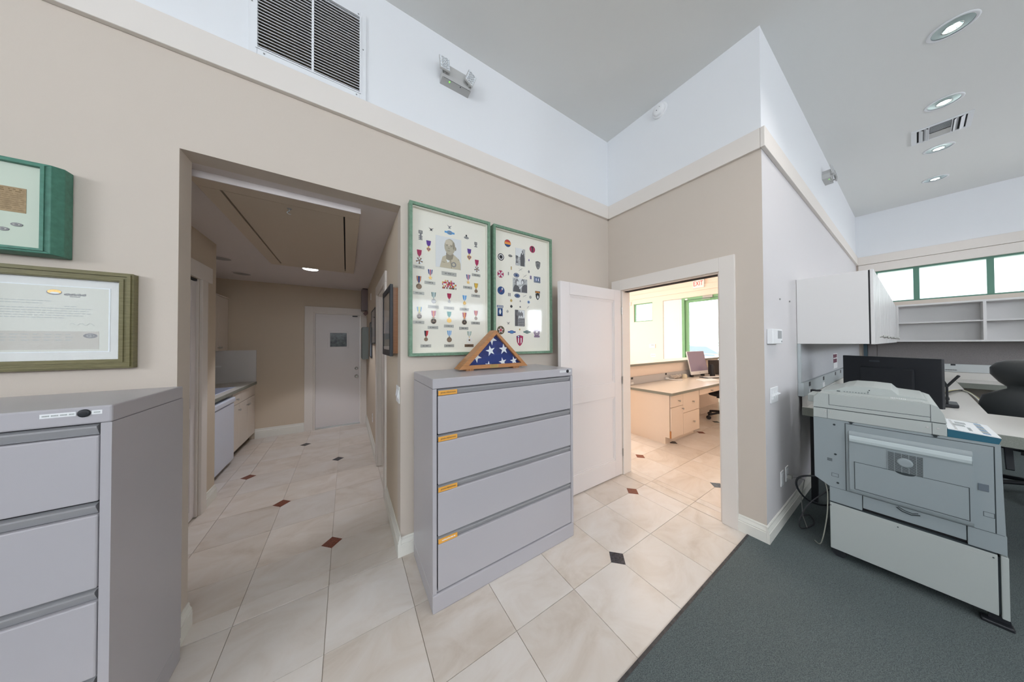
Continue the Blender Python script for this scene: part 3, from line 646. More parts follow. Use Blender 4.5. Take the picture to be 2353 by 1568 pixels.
KIND = [([('purple', 1)], 'heart', GOLD), ([('crim', 1)], 'cross', GOLD), ([('purple', 1)], 'heart', GOLD), ([('crim', 1)], 'cross', GOLD), (sv, 'star', GOLD), (sv, 'star', GOLD),
        ([('blue', 1), ('orange', 2), ('blue', 5), ('orange', 2), ('blue', 1)], 'disc', BRONZE), ([('black', 1), ('yellow', 5), ('red', 1), ('yellow', 5), ('black', 1)], 'disc', BRONZE),
        ([('dgreen', 2), ('white', 1), ('teal', 1), ('white', 1), ('teal', 1), ('white', 1), ('dgreen', 2)], 'disc', SILVER), ([('crim', 3), ('red', 1), ('crim', 3)], 'star', SILVER),
        ([('lblue', 4), ('white', 1), ('lblue', 4)], 'disc', GOLD), ([('lblue', 2), ('lyel', 5), ('lblue', 2)], 'darkdisc', BRONZE), ([('pink', 2), ('orange', 1), ('pink', 2)], 'darkdisc', BRONZE),
        ([('teal', 1)], 'hex', GOLD), ([('crim', 2), ('orange', 3), ('crim', 2)], 'darkdisc', BRONZE), ([('crim', 2), ('orange', 1), ('crim', 2)], 'disc', BRONZE),
        ([('white', 1), ('black', 3), ('red', 4)], 'disc', BRONZE), ([('lblue', 2), ('white', 1), ('lblue', 2), ('white', 1), ('lblue', 2)], 'disc', BRONZE), ([('green', 1), ('white', 1), ('green', 1), ('white', 2), ('green', 1), ('white', 1), ('green', 1)], 'wcross', GOLD)]
def shadowbox(name, label, x0, x1, z0, z1, fw=0.021):
    t = thing(name, label, 'display frame', ((x0+x1)/2, 1.94, z0))
    o = mitre(MB(), 1.890, 1.944, x0, x1, z0, z1, fw).build('frame', GREEN, t, 0.004)
    frame_rect(MB(), 'y', 1.906, 1.932, x0+fw, x1-fw, z0+fw, z1-fw, 0.006).build('inner_lip', MATB, t)
    MB().box(x0+fw, x1-fw, 1.9315, 1.940, z0+fw, z1-fw).build('mat_board', MATB, t)
    MB().box(x0+fw+0.001, x1-fw-0.001, 1.901, 1.903, z0+fw+0.001, z1-fw-0.001).build('glass_pane', PICG, t)
    return t
f1 = shadowbox('medal_display', 'green framed display of military medals around a portrait photograph', 0.366, 1.001, 1.380, 2.472)
for (x, zt, zb), (rb, pd, pm) in zip(MED, KIND): medal(f1, x, zt, zb, rb, pd, pm)
PLT = [(0.439, 2.023, 0.078), (0.664, 2.004, 0.117), (0.518, 1.918, 0.078), (0.89, 2.025, 0.075), (0.438, 1.834, 0.077), (0.816, 1.916, 0.077), (0.886, 1.855, 0.077), (0.543, 1.742, 0.078), (0.663, 1.741, 0.079), (0.787, 1.739, 0.075), (0.438, 1.623, 0.077), (0.54, 1.588, 0.078), (0.661, 1.602, 0.077), (0.782, 1.588, 0.077), (0.884, 1.633, 0.077), (0.488, 1.452, 0.076), (0.663, 1.451, 0.078), (0.827, 1.451, 0.077)]
for i, (x, z, w_) in enumerate(PLT):
    h = 0.011 if i != 1 else 0.014
    p = MB().box(x-w_/2, x+w_/2, 1.929, 1.9314, z-h, z+h).build('name_plate', BRONZE if i == 17 else PLATE, f1, 0.001)
    mb = MB(); n = 9 + (i*5) % 5; st = w_*0.6/n
    for k in range(n):
        if (k+i) % 5 != 3: mb.box(x-w_*0.3+k*st, x-w_*0.3+(k+0.72)*st, 1.9285, 1.929, z-0.0028, z+0.0028+0.0008*(k % 2))
    mb.build('engraving', INK, p)
# portrait photograph, flat print in a few tones
ph = MB().box(0.560, 0.762, 1.9295, 1.9314, 2.046, 2.284).build('photograph', PHBG, f1)
def flat(parent, name, layers, y0=1.9294, d=0.00012):
    mb = MB(); ms = []
    for i, (m_, pts) in enumerate(layers):
        if m_ not in ms: ms.append(m_)
        mb.prism(pts, 'y', y0-d*(i+1), y0, ms.index(m_))
    return mb.build(name, ms, parent)
def ell(cx, cz, rx, rz, n=18, rot=0): return [(cx+rx*math.cos(t)*math.cos(rot)-rz*math.sin(t)*math.sin(rot), cz+rx*math.cos(t)*math.sin(rot)+rz*math.sin(t)*math.cos(rot)) for t in [2*math.pi*i/n for i in range(n)]]
SH = mat('photo_skin_shade', (0.27, 0.24, 0.18), 0.6); SL = mat('photo_skin_light', (0.55, 0.50, 0.39), 0.6)
flat(ph, 'portrait_print', [
    (KHAKI, [(0.590, 2.0465), (0.757, 2.0465), (0.756, 2.095), (0.742, 2.128), (0.705, 2.155), (0.645, 2.150), (0.612, 2.128), (0.600, 2.085)]),
    (SH, [(0.640, 2.118), (0.660, 2.104), (0.690, 2.120), (0.700, 2.160), (0.640, 2.165)]),
    (FLAGW, [(0.640, 2.112), (0.652, 2.088), (0.668, 2.106), (0.655, 2.108)]),
    (SH, ell(0.713, 2.205, 0.008, 0.015)), (SKIN, ell(0.669, 2.214, 0.043, 0.060)), (SKIN, [(0.632, 2.20), (0.706, 2.20), (0.694, 2.160), (0.672, 2.148), (0.650, 2.155)]),
    (SL, ell(0.660, 2.243, 0.028, 0.025)), (SH, ell(0.700, 2.225, 0.008, 0.030)), (SH, [(0.638, 2.227), (0.656, 2.229), (0.656, 2.224), (0.638, 2.222)]), (SH, [(0.670, 2.229), (0.692, 2.226), (0.692, 2.221), (0.670, 2.223)]),
    (PHD, ell(0.648, 2.219, 0.005, 0.002, 8)), (PHD, ell(0.680, 2.217, 0.005, 0.002, 8)), (SH, [(0.656, 2.205), (0.668, 2.202), (0.666, 2.197), (0.655, 2.199)]),
    (SH, [(0.646, 2.183), (0.672, 2.182), (0.670, 2.178), (0.648, 2.179)]),
    (PHM, ell(0.700, 2.080, 0.020, 0.020, 12)), (KHAKI, ell(0.699, 2.080, 0.012, 0.012, 12)), (PHM, [(0.733, 2.128), (0.742, 2.122), (0.745, 2.118), (0.736, 2.122)]),
    (SH, [(0.672, 2.112), (0.678, 2.110), (0.684, 2.05), (0.681, 2.05)]), (SH, [(0.610, 2.09), (0.632, 2.088), (0.632, 2.086), (0.610, 2.088)])])
# ribbon bar
rb = MB(); rcols = [C_[k] for k in ('red', 'black', 'white', 'yellow', 'pink', 'blue')] + [BRONZE]; rng = random.Random(3)
for r_ in range(5):
    n = 3 if r_ < 4 else 2; wd = 0.112 if r_ < 4 else 0.07; z = 1.887 + r_*0.0135
    for k in range(n):
        for q in range(5):
            st = wd/n/5; xx = 0.665-wd/2+k*wd/n+q*st
            rb.box(xx, xx+st*0.96, 1.929, 1.9314, z, z+0.0122, 6 if r_ == 0 and q % 2 == 0 else rng.choice([0, 0, 1, 2, 2, 3, 4]))
rb.build('ribbon_bar', rcols, f1)
# badges (both boxes): kind, x, z, width, height
LIFT = []
def badge(parent, kind, x, z, w_, h, cs):
    a, b = w_/2, h/2; L = []; cm = [C_[c] if isinstance(c, str) else c for c in cs]
    if kind == 'disc':
        for i, c in enumerate(cm): k = 1-i*0.24; L.append((c, ell(x, z, a*k, b*k)))
    elif kind == 'band3':
        L.append((C_['olive'], ell(x, z, a, b)))
        for i, c in enumerate(cm):
            z0 = z-b*0.92+i*b*0.613; pts = []
            for zz in (z0, z0+b*0.30, z0+b*0.613): d_ = math.sqrt(max(0.0, 1-((zz-z)/(b*0.94))**2))*a*0.93; pts.append((d_, zz))
            L.append((c, [(x-p[0], p[1]) for p in pts] + [(x+p[0], p[1]) for p in pts[::-1]]))
    elif kind == 'cross8':
        L.append((cm[0], [(x+a*1.04*math.cos(t*math.pi/4+math.pi/8), z+b*1.04*math.sin(t*math.pi/4+math.pi/8)) for t in range(8)]))
        for k in range(4): t = k*math.pi/2+math.pi/4; L.append((cm[1], [(x, z), (x+a*0.9*math.cos(t-0.33), z+b*0.9*math.sin(t-0.33)), (x+a*0.9*math.cos(t+0.33), z+b*0.9*math.sin(t+0.33))]))
    elif kind == 'shield':
        for i, c in enumerate(cm[:2]):
            k = 1-i*0.16; L.append((c, [(x-a*k, z+b*k*0.8), (x, z+b*k), (x+a*k, z+b*k*0.8), (x+a*k*0.86, z-b*k*0.2), (x+a*k*0.5, z-b*k*0.7), (x, z-b*k), (x-a*k*0.5, z-b*k*0.7), (x-a*k*0.86, z-b*k*0.2)]))
        if len(cm) > 2: L.append((cm[2], ell(x, z, a*0.35, b*0.4, 10)))
    elif kind == 'rect':
        for i, c in enumerate(cm): k = a-i*0.005; q = b-i*0.005; L.append((c, [(x-k, z-q), (x+k, z-q), (x+k, z+q), (x-k, z+q)]))
    elif kind == 'rifles':
        for s_ in (-1, 1): L.append((cm[0], [(x-s_*a, z-b), (x-s_*a+0.003, z-b-0.001), (x+s_*a, z+b*0.8), (x+s_*a-0.003, z+b)]))
    elif kind == 'wings':
        L += [(cm[0], [(x-a, z+b), (x, z+b*0.1), (x+a, z+b), (x+a*0.4, z-b*0.1), (x-a*0.4, z-b*0.1)]), (cm[0], ell(x, z-b*0.2, a*0.3, b*0.6, 10)), (cm[0], [(x-a*0.6, z-b), (x+a*0.6, z-b), (x+a*0.5, z-b*0.7), (x-a*0.5, z-b*0.7)])]
    elif kind == 'cib':
        L += [(cm[0], [(x-a, z-b*0.45), (x+a, z-b*0.45), (x+a, z+b*0.45), (x-a, z+b*0.45)]), (cm[0], ell(x, z, a*0.62, b)), (cm[1], ell(x, z, a*0.46, b*0.62)), (cm[0], [(x-a*0.4, z-b*0.15), (x+a*0.4, z-b*0.15), (x+a*0.4, z+b*0.15), (x-a*0.4, z+b*0.15)])]
    elif kind == 'star5':
        P = []
        for k in range(10): r = 1 if k % 2 == 0 else 0.42; P.append((x+a*r*math.sin(k*math.pi/5), z+b*r*math.cos(k*math.pi/5)))
        L.append((cm[0], P))
    elif kind == 'leaf': L.append((cm[0], [(x, z+b), (x+a*0.6, z+b*0.5), (x+a, z), (x+a*0.7, z-b*0.6), (x, z-b), (x-a*0.7, z-b*0.6), (x-a, z), (x-a*0.6, z+b*0.5)]))
    lift = sum(n_ for (p_, x_, z_, n_, r_) in LIFT if p_ == parent.name and abs(x_-x) < r_+w_/2 and abs(z_-z) < r_+h/2)
    LIFT.append((parent.name, x, z, len(L), min(w_, h)/2))
    return flat(parent, 'badge', L, 1.9314-0.0005*lift, 0.0005)
B1 = [('wings', .667, 2.369, .039, .027, [PHM]), ('cib', .668, 2.324, .079, .032, ['lblue', PHM]), ('wings', .527, 2.318, .039, .023, [BLACK]), ('rect', .451, 2.280, .028, .024, [PHM, PLATE]), ('rect', .451, 2.250, .028, .007, [PHM]), ('rect', .451, 2.238, .028, .007, [PHM]), ('rect', .451, 2.226, .028, .007, [PHM]), ('rect', .451, 2.250, .012, .05, [PHM]),
      ('disc', .806, 2.330, .014, .018, [BLACK]), ('disc', .806, 2.314, .042, .020, [PHM, PLATE, PHM]), ('rect', .888, 2.284, .024, .024, [PHM, PLATE]), ('rect', .888, 2.258, .026, .008, [PHM]), ('rect', .888, 2.268, .010, .02, [PHM])]
for b in B1: badge(f1, *b)
f2 = shadowbox('badge_display', 'green framed display of embroidered patches, badges and three photographs', 1.031, 1.672, 1.372, 2.470)
W_ = 'white'
B2 = [('band3', 1.194, 2.349, .067, .066, ['patchblue', 'orange', 'red']), ('disc', 1.466, 2.347, .066, .065, ['crim']), ('rect', 1.466, 2.347, .012, .05, [BLACK]), ('rect', 1.466, 2.366, .026, .012, [BLACK]), ('disc', 1.125, 2.216, .062, .063, ['black', W_, 'black', 'black']), ('disc', 1.221, 2.243, .041, .022, [BLACK, PLATE, PHM]),
      ('shield', 1.532, 2.206, .058, .080, ['black', 'grey', PHD]), ('cross8', 1.121, 2.067, .064, .065, ['crim', W_]), ('rect', 1.231, 2.135, .010, .030, [BRASS]), ('rect', 1.201, 2.082, .010, .028, [PHM]), ('rifles', 1.33, 2.136, .041, .028, [PHM]), ('leaf', 1.424, 2.131, .022, .031, [PHM]),
      ('disc', 1.285, 2.079, .061, .040, ['patchblue', PLATE, 'patchblue']), ('rifles', 1.378, 2.084, .04, .028, [PHM]), ('rect', 1.446, 2.08, .018, .031, ['purple', 'grey']), ('rect', 1.521, 2.068, .077, .057, ['patchblue', PLATE, 'patchblue']), ('rect', 1.508, 2.068, .012, .026, [W_]), ('rect', 1.534, 2.068, .012, .026, [W_]),
      ('disc', 1.125, 1.924, .071, .071, ['patchblue']), ('rifles', 1.126, 1.926, .028, .034, ['red']), ('leaf', 1.136, 1.94, .014, .024, [W_]), ('leaf', 1.426, 2.239, .012, .025, ['purple']),
      ('rect', 1.202, 1.897, .010, .029, [PHM]), ('rect', 1.217, 1.897, .010, .029, [PHM]), ('disc', 1.294, 1.895, .061, .038, ['patchblue', 'grey', 'patchblue']), ('rifles', 1.374, 1.9, .04, .023, [PHM]), ('disc', 1.441, 1.895, .026, .027, [PHM, PLATE]),
      ('shield', 1.526, 1.908, .050, .065, ['black', 'black']), ('leaf', 1.527, 1.905, .020, .036, [W_]), ('rect', 1.526, 1.950, .058, .020, ['black', 'orange']), ('leaf', 1.229, 1.847, .026, .030, [BRASS]), ('leaf', 1.326, 1.849, .013, .019, [PHM]), ('disc', 1.42, 1.847, .029, .028, ['lblue', PLATE, 'patchblue']),
      ('leaf', 1.23, 1.795, .028, .029, [BLACK]), ('star5', 1.325, 1.796, .024, .024, [PHD]), ('rifles', 1.412, 1.8, .024, .026, [PHM]), ('rect', 1.115, 1.737, .050, .070, ['patchblue']), ('leaf', 1.115, 1.742, .022, .05, [W_]), ('rect', 1.115, 1.708, .030, .008, ['red']), ('rect', 1.115, 1.786, .064, .018, ['patchblue', W_, 'patchblue']),
      ('leaf', 1.19, 1.748, .026, .028, [PLATE]), ('wings', 1.198, 1.646, .039, .022, [PHM]), ('shield', 1.524, 1.733, .057, .082, ['lblue', W_, 'lblue']), ('disc', 1.439, 1.637, .034, .032, ['pink', 'mauve', PLATE]),
      ('disc', 1.121, 1.581, .075, .074, ['olive']), ('star5', 1.121, 1.581, .060, .060, [W_]), ('star5', 1.121, 1.581, .040, .042, ['red']), ('leaf', 1.318, 1.592, .016, .02, [BRASS]), ('cib', 1.233, 1.567, .081, .030, ['blue', 'lblue']), ('cib', 1.4, 1.57, .08, .032, ['dgreen', 'grey']),
      ('disc', 1.513, 1.572, .072, .078, ['mauve', PLATE, 'mauve', MATB]), ('rect', 1.513, 1.530, .066, .018, ['mauve', 'grey', 'mauve'])]
for b in B2: badge(f2, *b)
badge(f2, 'shield', 1.319, 1.491, .075, .100, ['crim', 'crim'])
flat(f2, 'badge', [(C_['white'], [(1.299, 1.515), (1.309, 1.515), (1.309, 1.462), (1.299, 1.475)]), (C_['white'], [(1.327, 1.515), (1.337, 1.515), (1.337, 1.475), (1.327, 1.462)]), (C_['patchblue'], [(1.288, 1.518), (1.318, 1.518), (1.318, 1.536), (1.288, 1.532)]), (C_['white'], ell(1.303, 1.526, .007, .006, 8))], 1.9300, 0.0005)
def photo(x, z, w_, h, layers):
    p = MB().box(x-w_/2, x+w_/2, 1.9300, 1.9314, z-h/2, z+h/2).build('photograph', PHG, f2)
    flat(p, 'print', layers, 1.9299)
photo(1.329, 2.248, .106, .158, [(PHBG, [(1.276, 2.25), (1.355, 2.25), (1.355, 2.327), (1.276, 2.327)]), (PHD, [(1.330, 2.17), (1.372, 2.17), (1.376, 2.24), (1.368, 2.285), (1.350, 2.297), (1.334, 2.28), (1.326, 2.24)]), (PHM, ell(1.351, 2.305, .007, .010, 10)), (PHD, [(1.282, 2.19), (1.300, 2.19), (1.292, 2.22), (1.304, 2.255), (1.276, 2.26), (1.286, 2.225)]), (PHBG, ell(1.352, 2.283, .006, .008, 8))])
photo(1.325, 1.99, .158, .126, [(PHBG, [(1.30, 2.0), (1.345, 2.0), (1.345, 2.053), (1.30, 2.053)]), (PHD, [(1.250, 1.93), (1.330, 1.93), (1.322, 1.965), (1.300, 1.985), (1.270, 1.995), (1.252, 1.965)]), (PHM, ell(1.290, 2.018, .020, .027)), (PHBG, ell(1.298, 2.008, .012, .020)), (PHD, [(1.340, 1.93), (1.402, 1.93), (1.402, 2.00), (1.375, 2.005), (1.345, 1.985)]), (PHM, ell(1.352, 2.025, .017, .025)), (PHBG, ell(1.350, 2.020, .010, .016)), (PHBG, [(1.312, 1.965), (1.345, 1.990), (1.348, 1.983), (1.318, 1.958)])])
photo(1.32, 1.694, .108, .148, [(PHD, [(1.268, 1.622), (1.30, 1.622), (1.30, 1.767), (1.268, 1.767)]), (PHBG, [(1.31, 1.70), (1.372, 1.70), (1.372, 1.765), (1.31, 1.765)]), (PHD, [(1.305, 1.622), (1.372, 1.622), (1.372, 1.69), (1.305, 1.69)])] + [(PHBG, ell(1.315+0.014*i, 1.632+0.015*j, .0035, .0045, 6)) for i in range(4) for j in range(4)] + [(PHM, ell(1.288+0.012*k, 1.735-0.01*(k % 2), .006, .022, 8)) for k in range(6)])

# ================================================================ CERTIFICATE AND LEFT SHADOW BOX
cf = thing('framed_certificate', 'wide olive wooden frame with a cream printed certificate and seal, above the left filing cabinet', 'picture frame', (-1.1, 1.94, 1.37))
cx0, cx1, cz0, cz1 = -1.44, -0.815, 1.368, 1.792
mitre(MB(), 1.912, 1.944, cx0, cx1, cz0, cz1, 0.040).build('frame', OLIVE, cf, 0.003)
mitre(MB(), 1.905, 1.9118, cx0+0.006, cx1-0.006, cz0+0.006, cz1-0.006, 0.010).build('frame_moulding', OLIVE, cf, 0.003)
mitre(MB(), 1.908, 1.9118, cx0+0.026, cx1-0.026, cz0+0.026, cz1-0.026, 0.010).build('frame_moulding', OLIVE, cf, 0.002)
MB().box(cx0+0.04, cx1-0.04, 1.928, 1.944, cz0+0.04, cz1-0.04).build('mat_board', MATG, cf)
frame_rect(MB(), 'y', 1.9262, 1.928, -1.372, -0.884, 1.441, 1.721, 0.004).build('mat_bevel', FLAGW, cf)
ct = MB().box(-1.368, -0.888, 1.9268, 1.928, 1.445, 1.717).build('certificate', mat('certificate_paper', (0.63, 0.64, 0.58), 0.8), cf)
flat(ct, 'seal', [(PHM, ell(-1.023, 1.692, .0185, .0115)), (GOLD, ell(-1.023, 1.694, .0165, .009)), (FLAGW, ell(-1.022, 1.689, .011, .004)), ], 1.9267)
mb = MB()
for k in range(16): mb.box(-1.000+k*0.0034, -0.9974+k*0.0034, 1.9264, 1.9268, 1.6815-(k*7 % 3)*0.0008, 1.6875+(k*5 % 4)*0.001)
for k in range(8): mb.box(-0.986+k*0.0032, -0.9836+k*0.0032, 1.9264, 1.9268, 1.6745, 1.678)
mb.build('heading', PHM, ct)
mb = MB()
for r_, (a, b) in enumerate(((-1.30, -1.03), (-1.30, -1.05), (-1.0, -0.97), (-1.30, -0.93), (-1.31, -0.94), (-1.31, -0.93), (-1.30, -0.95), (-1.30, -1.0))):
    x = a; q = r_
    while x < b:
        L_ = 0.008 + 0.010*((q*37) % 7)/7; mb.box(x, min(x+L_, b), 1.9266, 1.9268, 1.653-r_*0.0098, 1.6555-r_*0.0098); x += L_+0.003; q += 1
mb.build('body_text', INKL, ct)
mb = MB().tube([(-0.985+0.006*k, 1.9266, 1.560+0.005*math.sin(k*1.7)) for k in range(11)], 0.0006, 4); mb.build('signature', INKL, ct)
ph3 = MB().box(-1.30, -0.912, 1.9262, 1.9268, 1.453, 1.530).build('letterhead_card', mat('card_grey', (0.52, 0.50, 0.45), 0.8), ct)
flat(ph3, 'card_seal', [(PHM, ell(-0.934, 1.511, .018, .0105)), (PHG, ell(-0.934, 1.511, .011, .006)), (PHM, ell(-0.938, 1.511, .003, .004, 8)), (PHM, ell(-0.929, 1.511, .003, .004, 8))], 1.9261)
mb = MB()
for r_ in range(3):
    for k in range(12): mb.box(-1.27+k*0.025, -1.27+k*0.025+0.018-(k+r_) % 3*0.003, 1.9258, 1.9261, 1.515-r_*0.012, 1.518-r_*0.012)
mb.build('card_text', INKL, ph3)
MB().box(cx0+0.04, cx1-0.04, 1.920, 1.9215, cz0+0.04, cz1-0.04).build('glass_pane', PICG, cf)

sb = thing('shadow_box', 'deep teal green shadow box with a tan newspaper clipping and wing pins, upper left', 'shadow box', (-1.25, 1.93, 1.835))
x0, x1, z0, z1 = -1.62, -0.990, 1.835, 2.203
pr = [(1.944, 0), (1.895, 0), (1.878, 0.008), (1.875, 0.016), (1.875, 0.026), (1.885, 0.034), (1.885, 0.042)]
O_ = [(x0, z0), (x1, z0), (x1, z1), (x0, z1)]; Q_ = [(x0+0.018, z0+0.004), (x1-0.018, z0+0.004), (x1-0.018, z1-0.004), (x0+0.018, z1-0.004)]; I_ = [(x0+0.042, z0+0.022), (x1-0.042, z0+0.022), (x1-0.042, z1-0.022), (x0+0.042, z1-0.022)]
mb = MB()
for i in range(4):      # each rail: back edge on the wall, chamfer, front face, inner return
    j = (i+1) % 4; V = []
    for (k, P, y) in ((i, O_, 1.944), (j, O_, 1.944), (i, O_, 1.905), (j, O_, 1.905), (i, Q_, 1.877), (j, Q_, 1.877), (i, I_, 1.874), (j, I_, 1.874), (i, I_, 1.944), (j, I_, 1.944)): V.append((P[k][0], y, P[k][1]))
    mb.add(V, [(0, 1, 3, 2), (2, 3, 5, 4), (4, 5, 7, 6), (6, 7, 9, 8), (8, 9, 1, 0), (0, 2, 4, 6, 8), (1, 9, 7, 5, 3)])
mb.build('frame', TEALG, sb, 0.002)
mitre(MB(), 1.870, 1.8745, x0+0.030, x1-0.030, z0+0.012, z1-0.012, 0.009).build('frame_moulding', TEALG, sb, 0.002)
MB().box(x0+0.03, x1-0.03, 1.8865, 1.944, z0+0.02, z1-0.02).build('mat_board', mat('mat_board_green', (0.58, 0.65, 0.55), 0.8), sb)
cl = MB().box(-1.42, -1.066, 1.8855, 1.8865, 1.991, 2.088).build('newspaper_clipping', TAN, sb)
mb = MB(); rng = random.Random(5)
for r_ in range(11):
    x = -1.40
    while x < -1.075:
        L_ = rng.uniform(0.006, 0.02); h_ = 0.0042 if r_ < 2 else 0.0014; mb.box(x, min(-1.070, x+L_*(1 if r_ > 1 else 0.6)), 1.8852, 1.8855, 2.078-r_*0.0078, 2.078+h_-r_*0.0078); x += L_+0.004
mb.build('clipping_text', mat('clipping_ink', (0.24, 0.17, 0.09), 0.9), cl)
for x, z in ((-1.085, 1.943), (-1.113, 1.921), (-1.141, 1.905), (-1.17, 1.925), (-1.20, 1.94)):
    mb = MB().prism(ell(x, z, 0.013, 0.007, 16), 'y', 1.8845, 1.8865, 0).prism(ell(x, z, 0.009, 0.004, 12), 'y', 1.8838, 1.8845, 1).prism(ell(x, z, 0.004, 0.003, 8), 'y', 1.883, 1.8838, 0); mb.build('pin', [PHM, PLATE], sb)
# ================================================================ HIGH WALL FIXTURES
v = thing('return_air_grille', 'large white return air grille high on the wall above the hall opening', 'air vent', (-0.175, 1.94, 3.07))
frame_rect(MB(), 'y', 1.934, 1.946, -0.455, 0.105, 3.069, 3.640, 0.036).build('frame', WHITE, v, 0.003)
frame_rect(MB(), 'y', 1.928, 1.940, -0.425, 0.075, 3.099, 3.610, 0.008).build('inner_frame', WHITE, v)
MB().box(-0.415, 0.065, 1.9445, 1.9458, 3.109, 3.60).build('filter', FILTER, v)
MB().box(-0.181, -0.170, 1.929, 1.944, 3.105, 3.605).build('centre_bar', WHITE, v)
lv = MB().obox((0, 0, 0), (0.242, 0, 0), (0, 0.0060, 0.0030), (0, -0.0006, 0.0012)).build('louvre', WHITE, v)
n = 27
for i in range(n):
    o = lv if i == 0 else bpy.data.objects.new('louvre', lv.data)
    if i: COL.objects.link(o); o.parent = v
    o.location = Vector((-0.175, 1.9365, 3.118 + i*(0.485/n))) - Vector(v.location)
lvv = lv.data
for q in lvv.vertices: q.co = q.co + wloc(v)
mb = MB()
for x, z in ((-0.39, 3.085), (0.05, 3.085), (0.087, 3.40), (0.06, 3.62), (-0.44, 3.35)): mb.cyl((x, 1.934, z), (x, 1.932, z), 0.004, n=10)
mb.build('screw', SILVER, v)

def emergency(name, label, loc, rz):
    t = thing(name, label, 'emergency light', loc, 'emergency lights', rz)
    # local: x along wall, -y into the room, z up
    MB().prism([(-0.115, -0.035), (0.115, -0.035), (0.115, 0.02), (0.085, 0.075), (-0.085, 0.075), (-0.115, 0.02)], 'y', -0.065, 0.0).build('housing', GREYP, t, 0.004, local=True)
    MB().box(-0.105, 0.105, -0.0665, -0.065, -0.036, -0.0345).cyl((0.03, -0.055, -0.0345), (0.03, -0.055, -0.037), 0.004, n=8).build('test_button', SEAM, t, local=True)
    MB().cyl((-0.055, -0.05, -0.034), (-0.055, -0.05, -0.0375), 0.0045, n=10).build('indicator', LEDG, t, local=True)
    for sx, tilt in ((-1, 0.1), (1, 0.45)):
        c = Vector((sx*0.103, -0.082, 0.048)); a = Vector((math.cos(tilt)*0.038, sx*math.sin(tilt)*0.012, -sx*math.sin(tilt)*0.030 if sx > 0 else 0)); u = Vector((0.022*sx if sx > 0 else 0, 0.012, 0.058)); nn = a.cross(u).normalized()*0.007
        h = MB().obox(c, a, u, nn).build('lamp_head', GREYP, t, 0.003, local=True)
        if nn.y > 0: nn = -nn
        MB().obox(c + nn*1.05, a*0.9, u*0.92, nn*0.15).build('lens', LENS, h, local=True)
        mb = MB()
        for i in (-1, 1):
            for j in (-0.68, -0.23, 0.23, 0.68):
                p = c + nn*1.25 + a*0.33*i + u*j; mb.lathe(p, nn, [(0.0105, 0), (0.0105, 0.001), (0.008, 0.0012), (0.007, 0.0002)], 12, 0, caps=False)
        mb.build('led_ring', SILVER, h, local=True)
        MB().cyl((sx*0.09, -0.05, -0.005), (sx*0.098, -0.078, 0.0), 0.008, n=10).build('swivel', GREYP, t, local=True)
    return t
emergency('emergency_light', 'grey twin-head emergency light on the wall beside the return air grille', (0.712, 1.946, 3.50), 0)
emergency('emergency_light', 'grey twin-head emergency light high above the wall cabinets, near the window wall', (5.05, 0.605, 3.50), 0)
sd = thing('smoke_detector', 'round white smoke detector just under the ceiling above the reception door', 'smoke detector', (2.596, 1.335, 3.75))
MB().lathe((2.596, 1.335, 3.752), (-1, 0, 0), [(0.070, 0), (0.070, 0.010), (0.062, 0.014)], 32).build('base', WHITEP, sd)
MB().lathe((2.582, 1.335, 3.752), (-1, 0, 0), [(0.052, 0), (0.050, 0.022), (0.040, 0.028), (0.014, 0.030)], 32).build('cover', WHITEP, sd)
MB().cyl((2.553, 1.345, 3.742), (2.550, 1.345, 3.742), 0.004, n=8).box(2.553, 2.556, 1.325, 1.345, 3.772, 3.775).cyl((2.553, 1.318, 3.76), (2.550, 1.318, 3.76), 0.003, n=8).build('test_led', SEAM, sd)

def downlight(x, lab):
    t = thing('downlight', lab, 'ceiling light', (x, -0.175, 3.84), 'recessed downlights')
    y = -0.175
    MB().lathe((x, y, 3.8385), (0, 0, -1), [(0.088, -0.001), (0.106, 0.0), (0.107, 0.003), (0.100, 0.006), (0.088, 0.004)], 36, caps=False).build('trim_ring', WHITE, t)
    MB().lathe((x, y, 3.8375), (0, 0, 1), [(0.088, 0), (0.078, -0.0005), (0.062, -0.002), (0.046, -0.003)], 36, caps=True).build('reflector', REFL, t)
    mb = MB()
    for k in range(5): a = k*2*math.pi/5; mb.lathe((x+0.024*math.cos(a), y+0.024*math.sin(a), 3.8335), (0, 0, -1), [(0.013, 0), (0.011, 0.003)], 12)
    mb.lathe((x, y, 3.8335), (0, 0, -1), [(0.011, 0), (0.009, 0.003)], 12); mb.build('led', LED, t)
    MB().lathe((x, y, 3.834), (0, 0, -1), [(0.044, 0), (0.046, 0.005), (0.041, 0.005), (0.040, 0)], 28, caps=False).build('bezel', CHROME, t)
# the cans are real recesses: shallow cone below the ceiling plane would float, so the fitting hangs 6 mm proud
for x, l_ in ((3.84, 'round recessed downlight nearest the camera, at the top right corner'), (4.98, 'round recessed downlight, second from the camera, just in front of the ceiling air vent'),
              (6.12, 'round recessed downlight, third from the camera, just beyond the ceiling air vent'), (7.23, 'round recessed downlight farthest away, nearest the window wall')): downlight(x, l_)
cv = thing('ceiling_vent', 'rectangular white ceiling air diffuser between the recessed downlights', 'air vent', (5.58, -0.17, 3.84))
mb = MB().box(5.395, 5.765, -0.350, -0.318, 3.830, 3.8395).box(5.395, 5.765, -0.030, 0.006, 3.830, 3.8395).box(5.395, 5.425, -0.318, -0.030, 3.830, 3.8395).box(5.735, 5.765, -0.318, -0.030, 3.830, 3.8395)
mb.build('frame', WHITE, cv, 0.002)
MB().box(5.425, 5.735, -0.318, -0.030, 3.8375, 3.8395).build('duct_shadow', DARK, cv)
for y in (-0.295, -0.258, -0.085, -0.055): MB().obox((5.58, y, 3.827), (0.155, 0, 0), (0, 0.012, 0.010 if y > -0.17 else -0.010), (0, 0.0008, 0.0008)).build('vane', WHITE, cv)
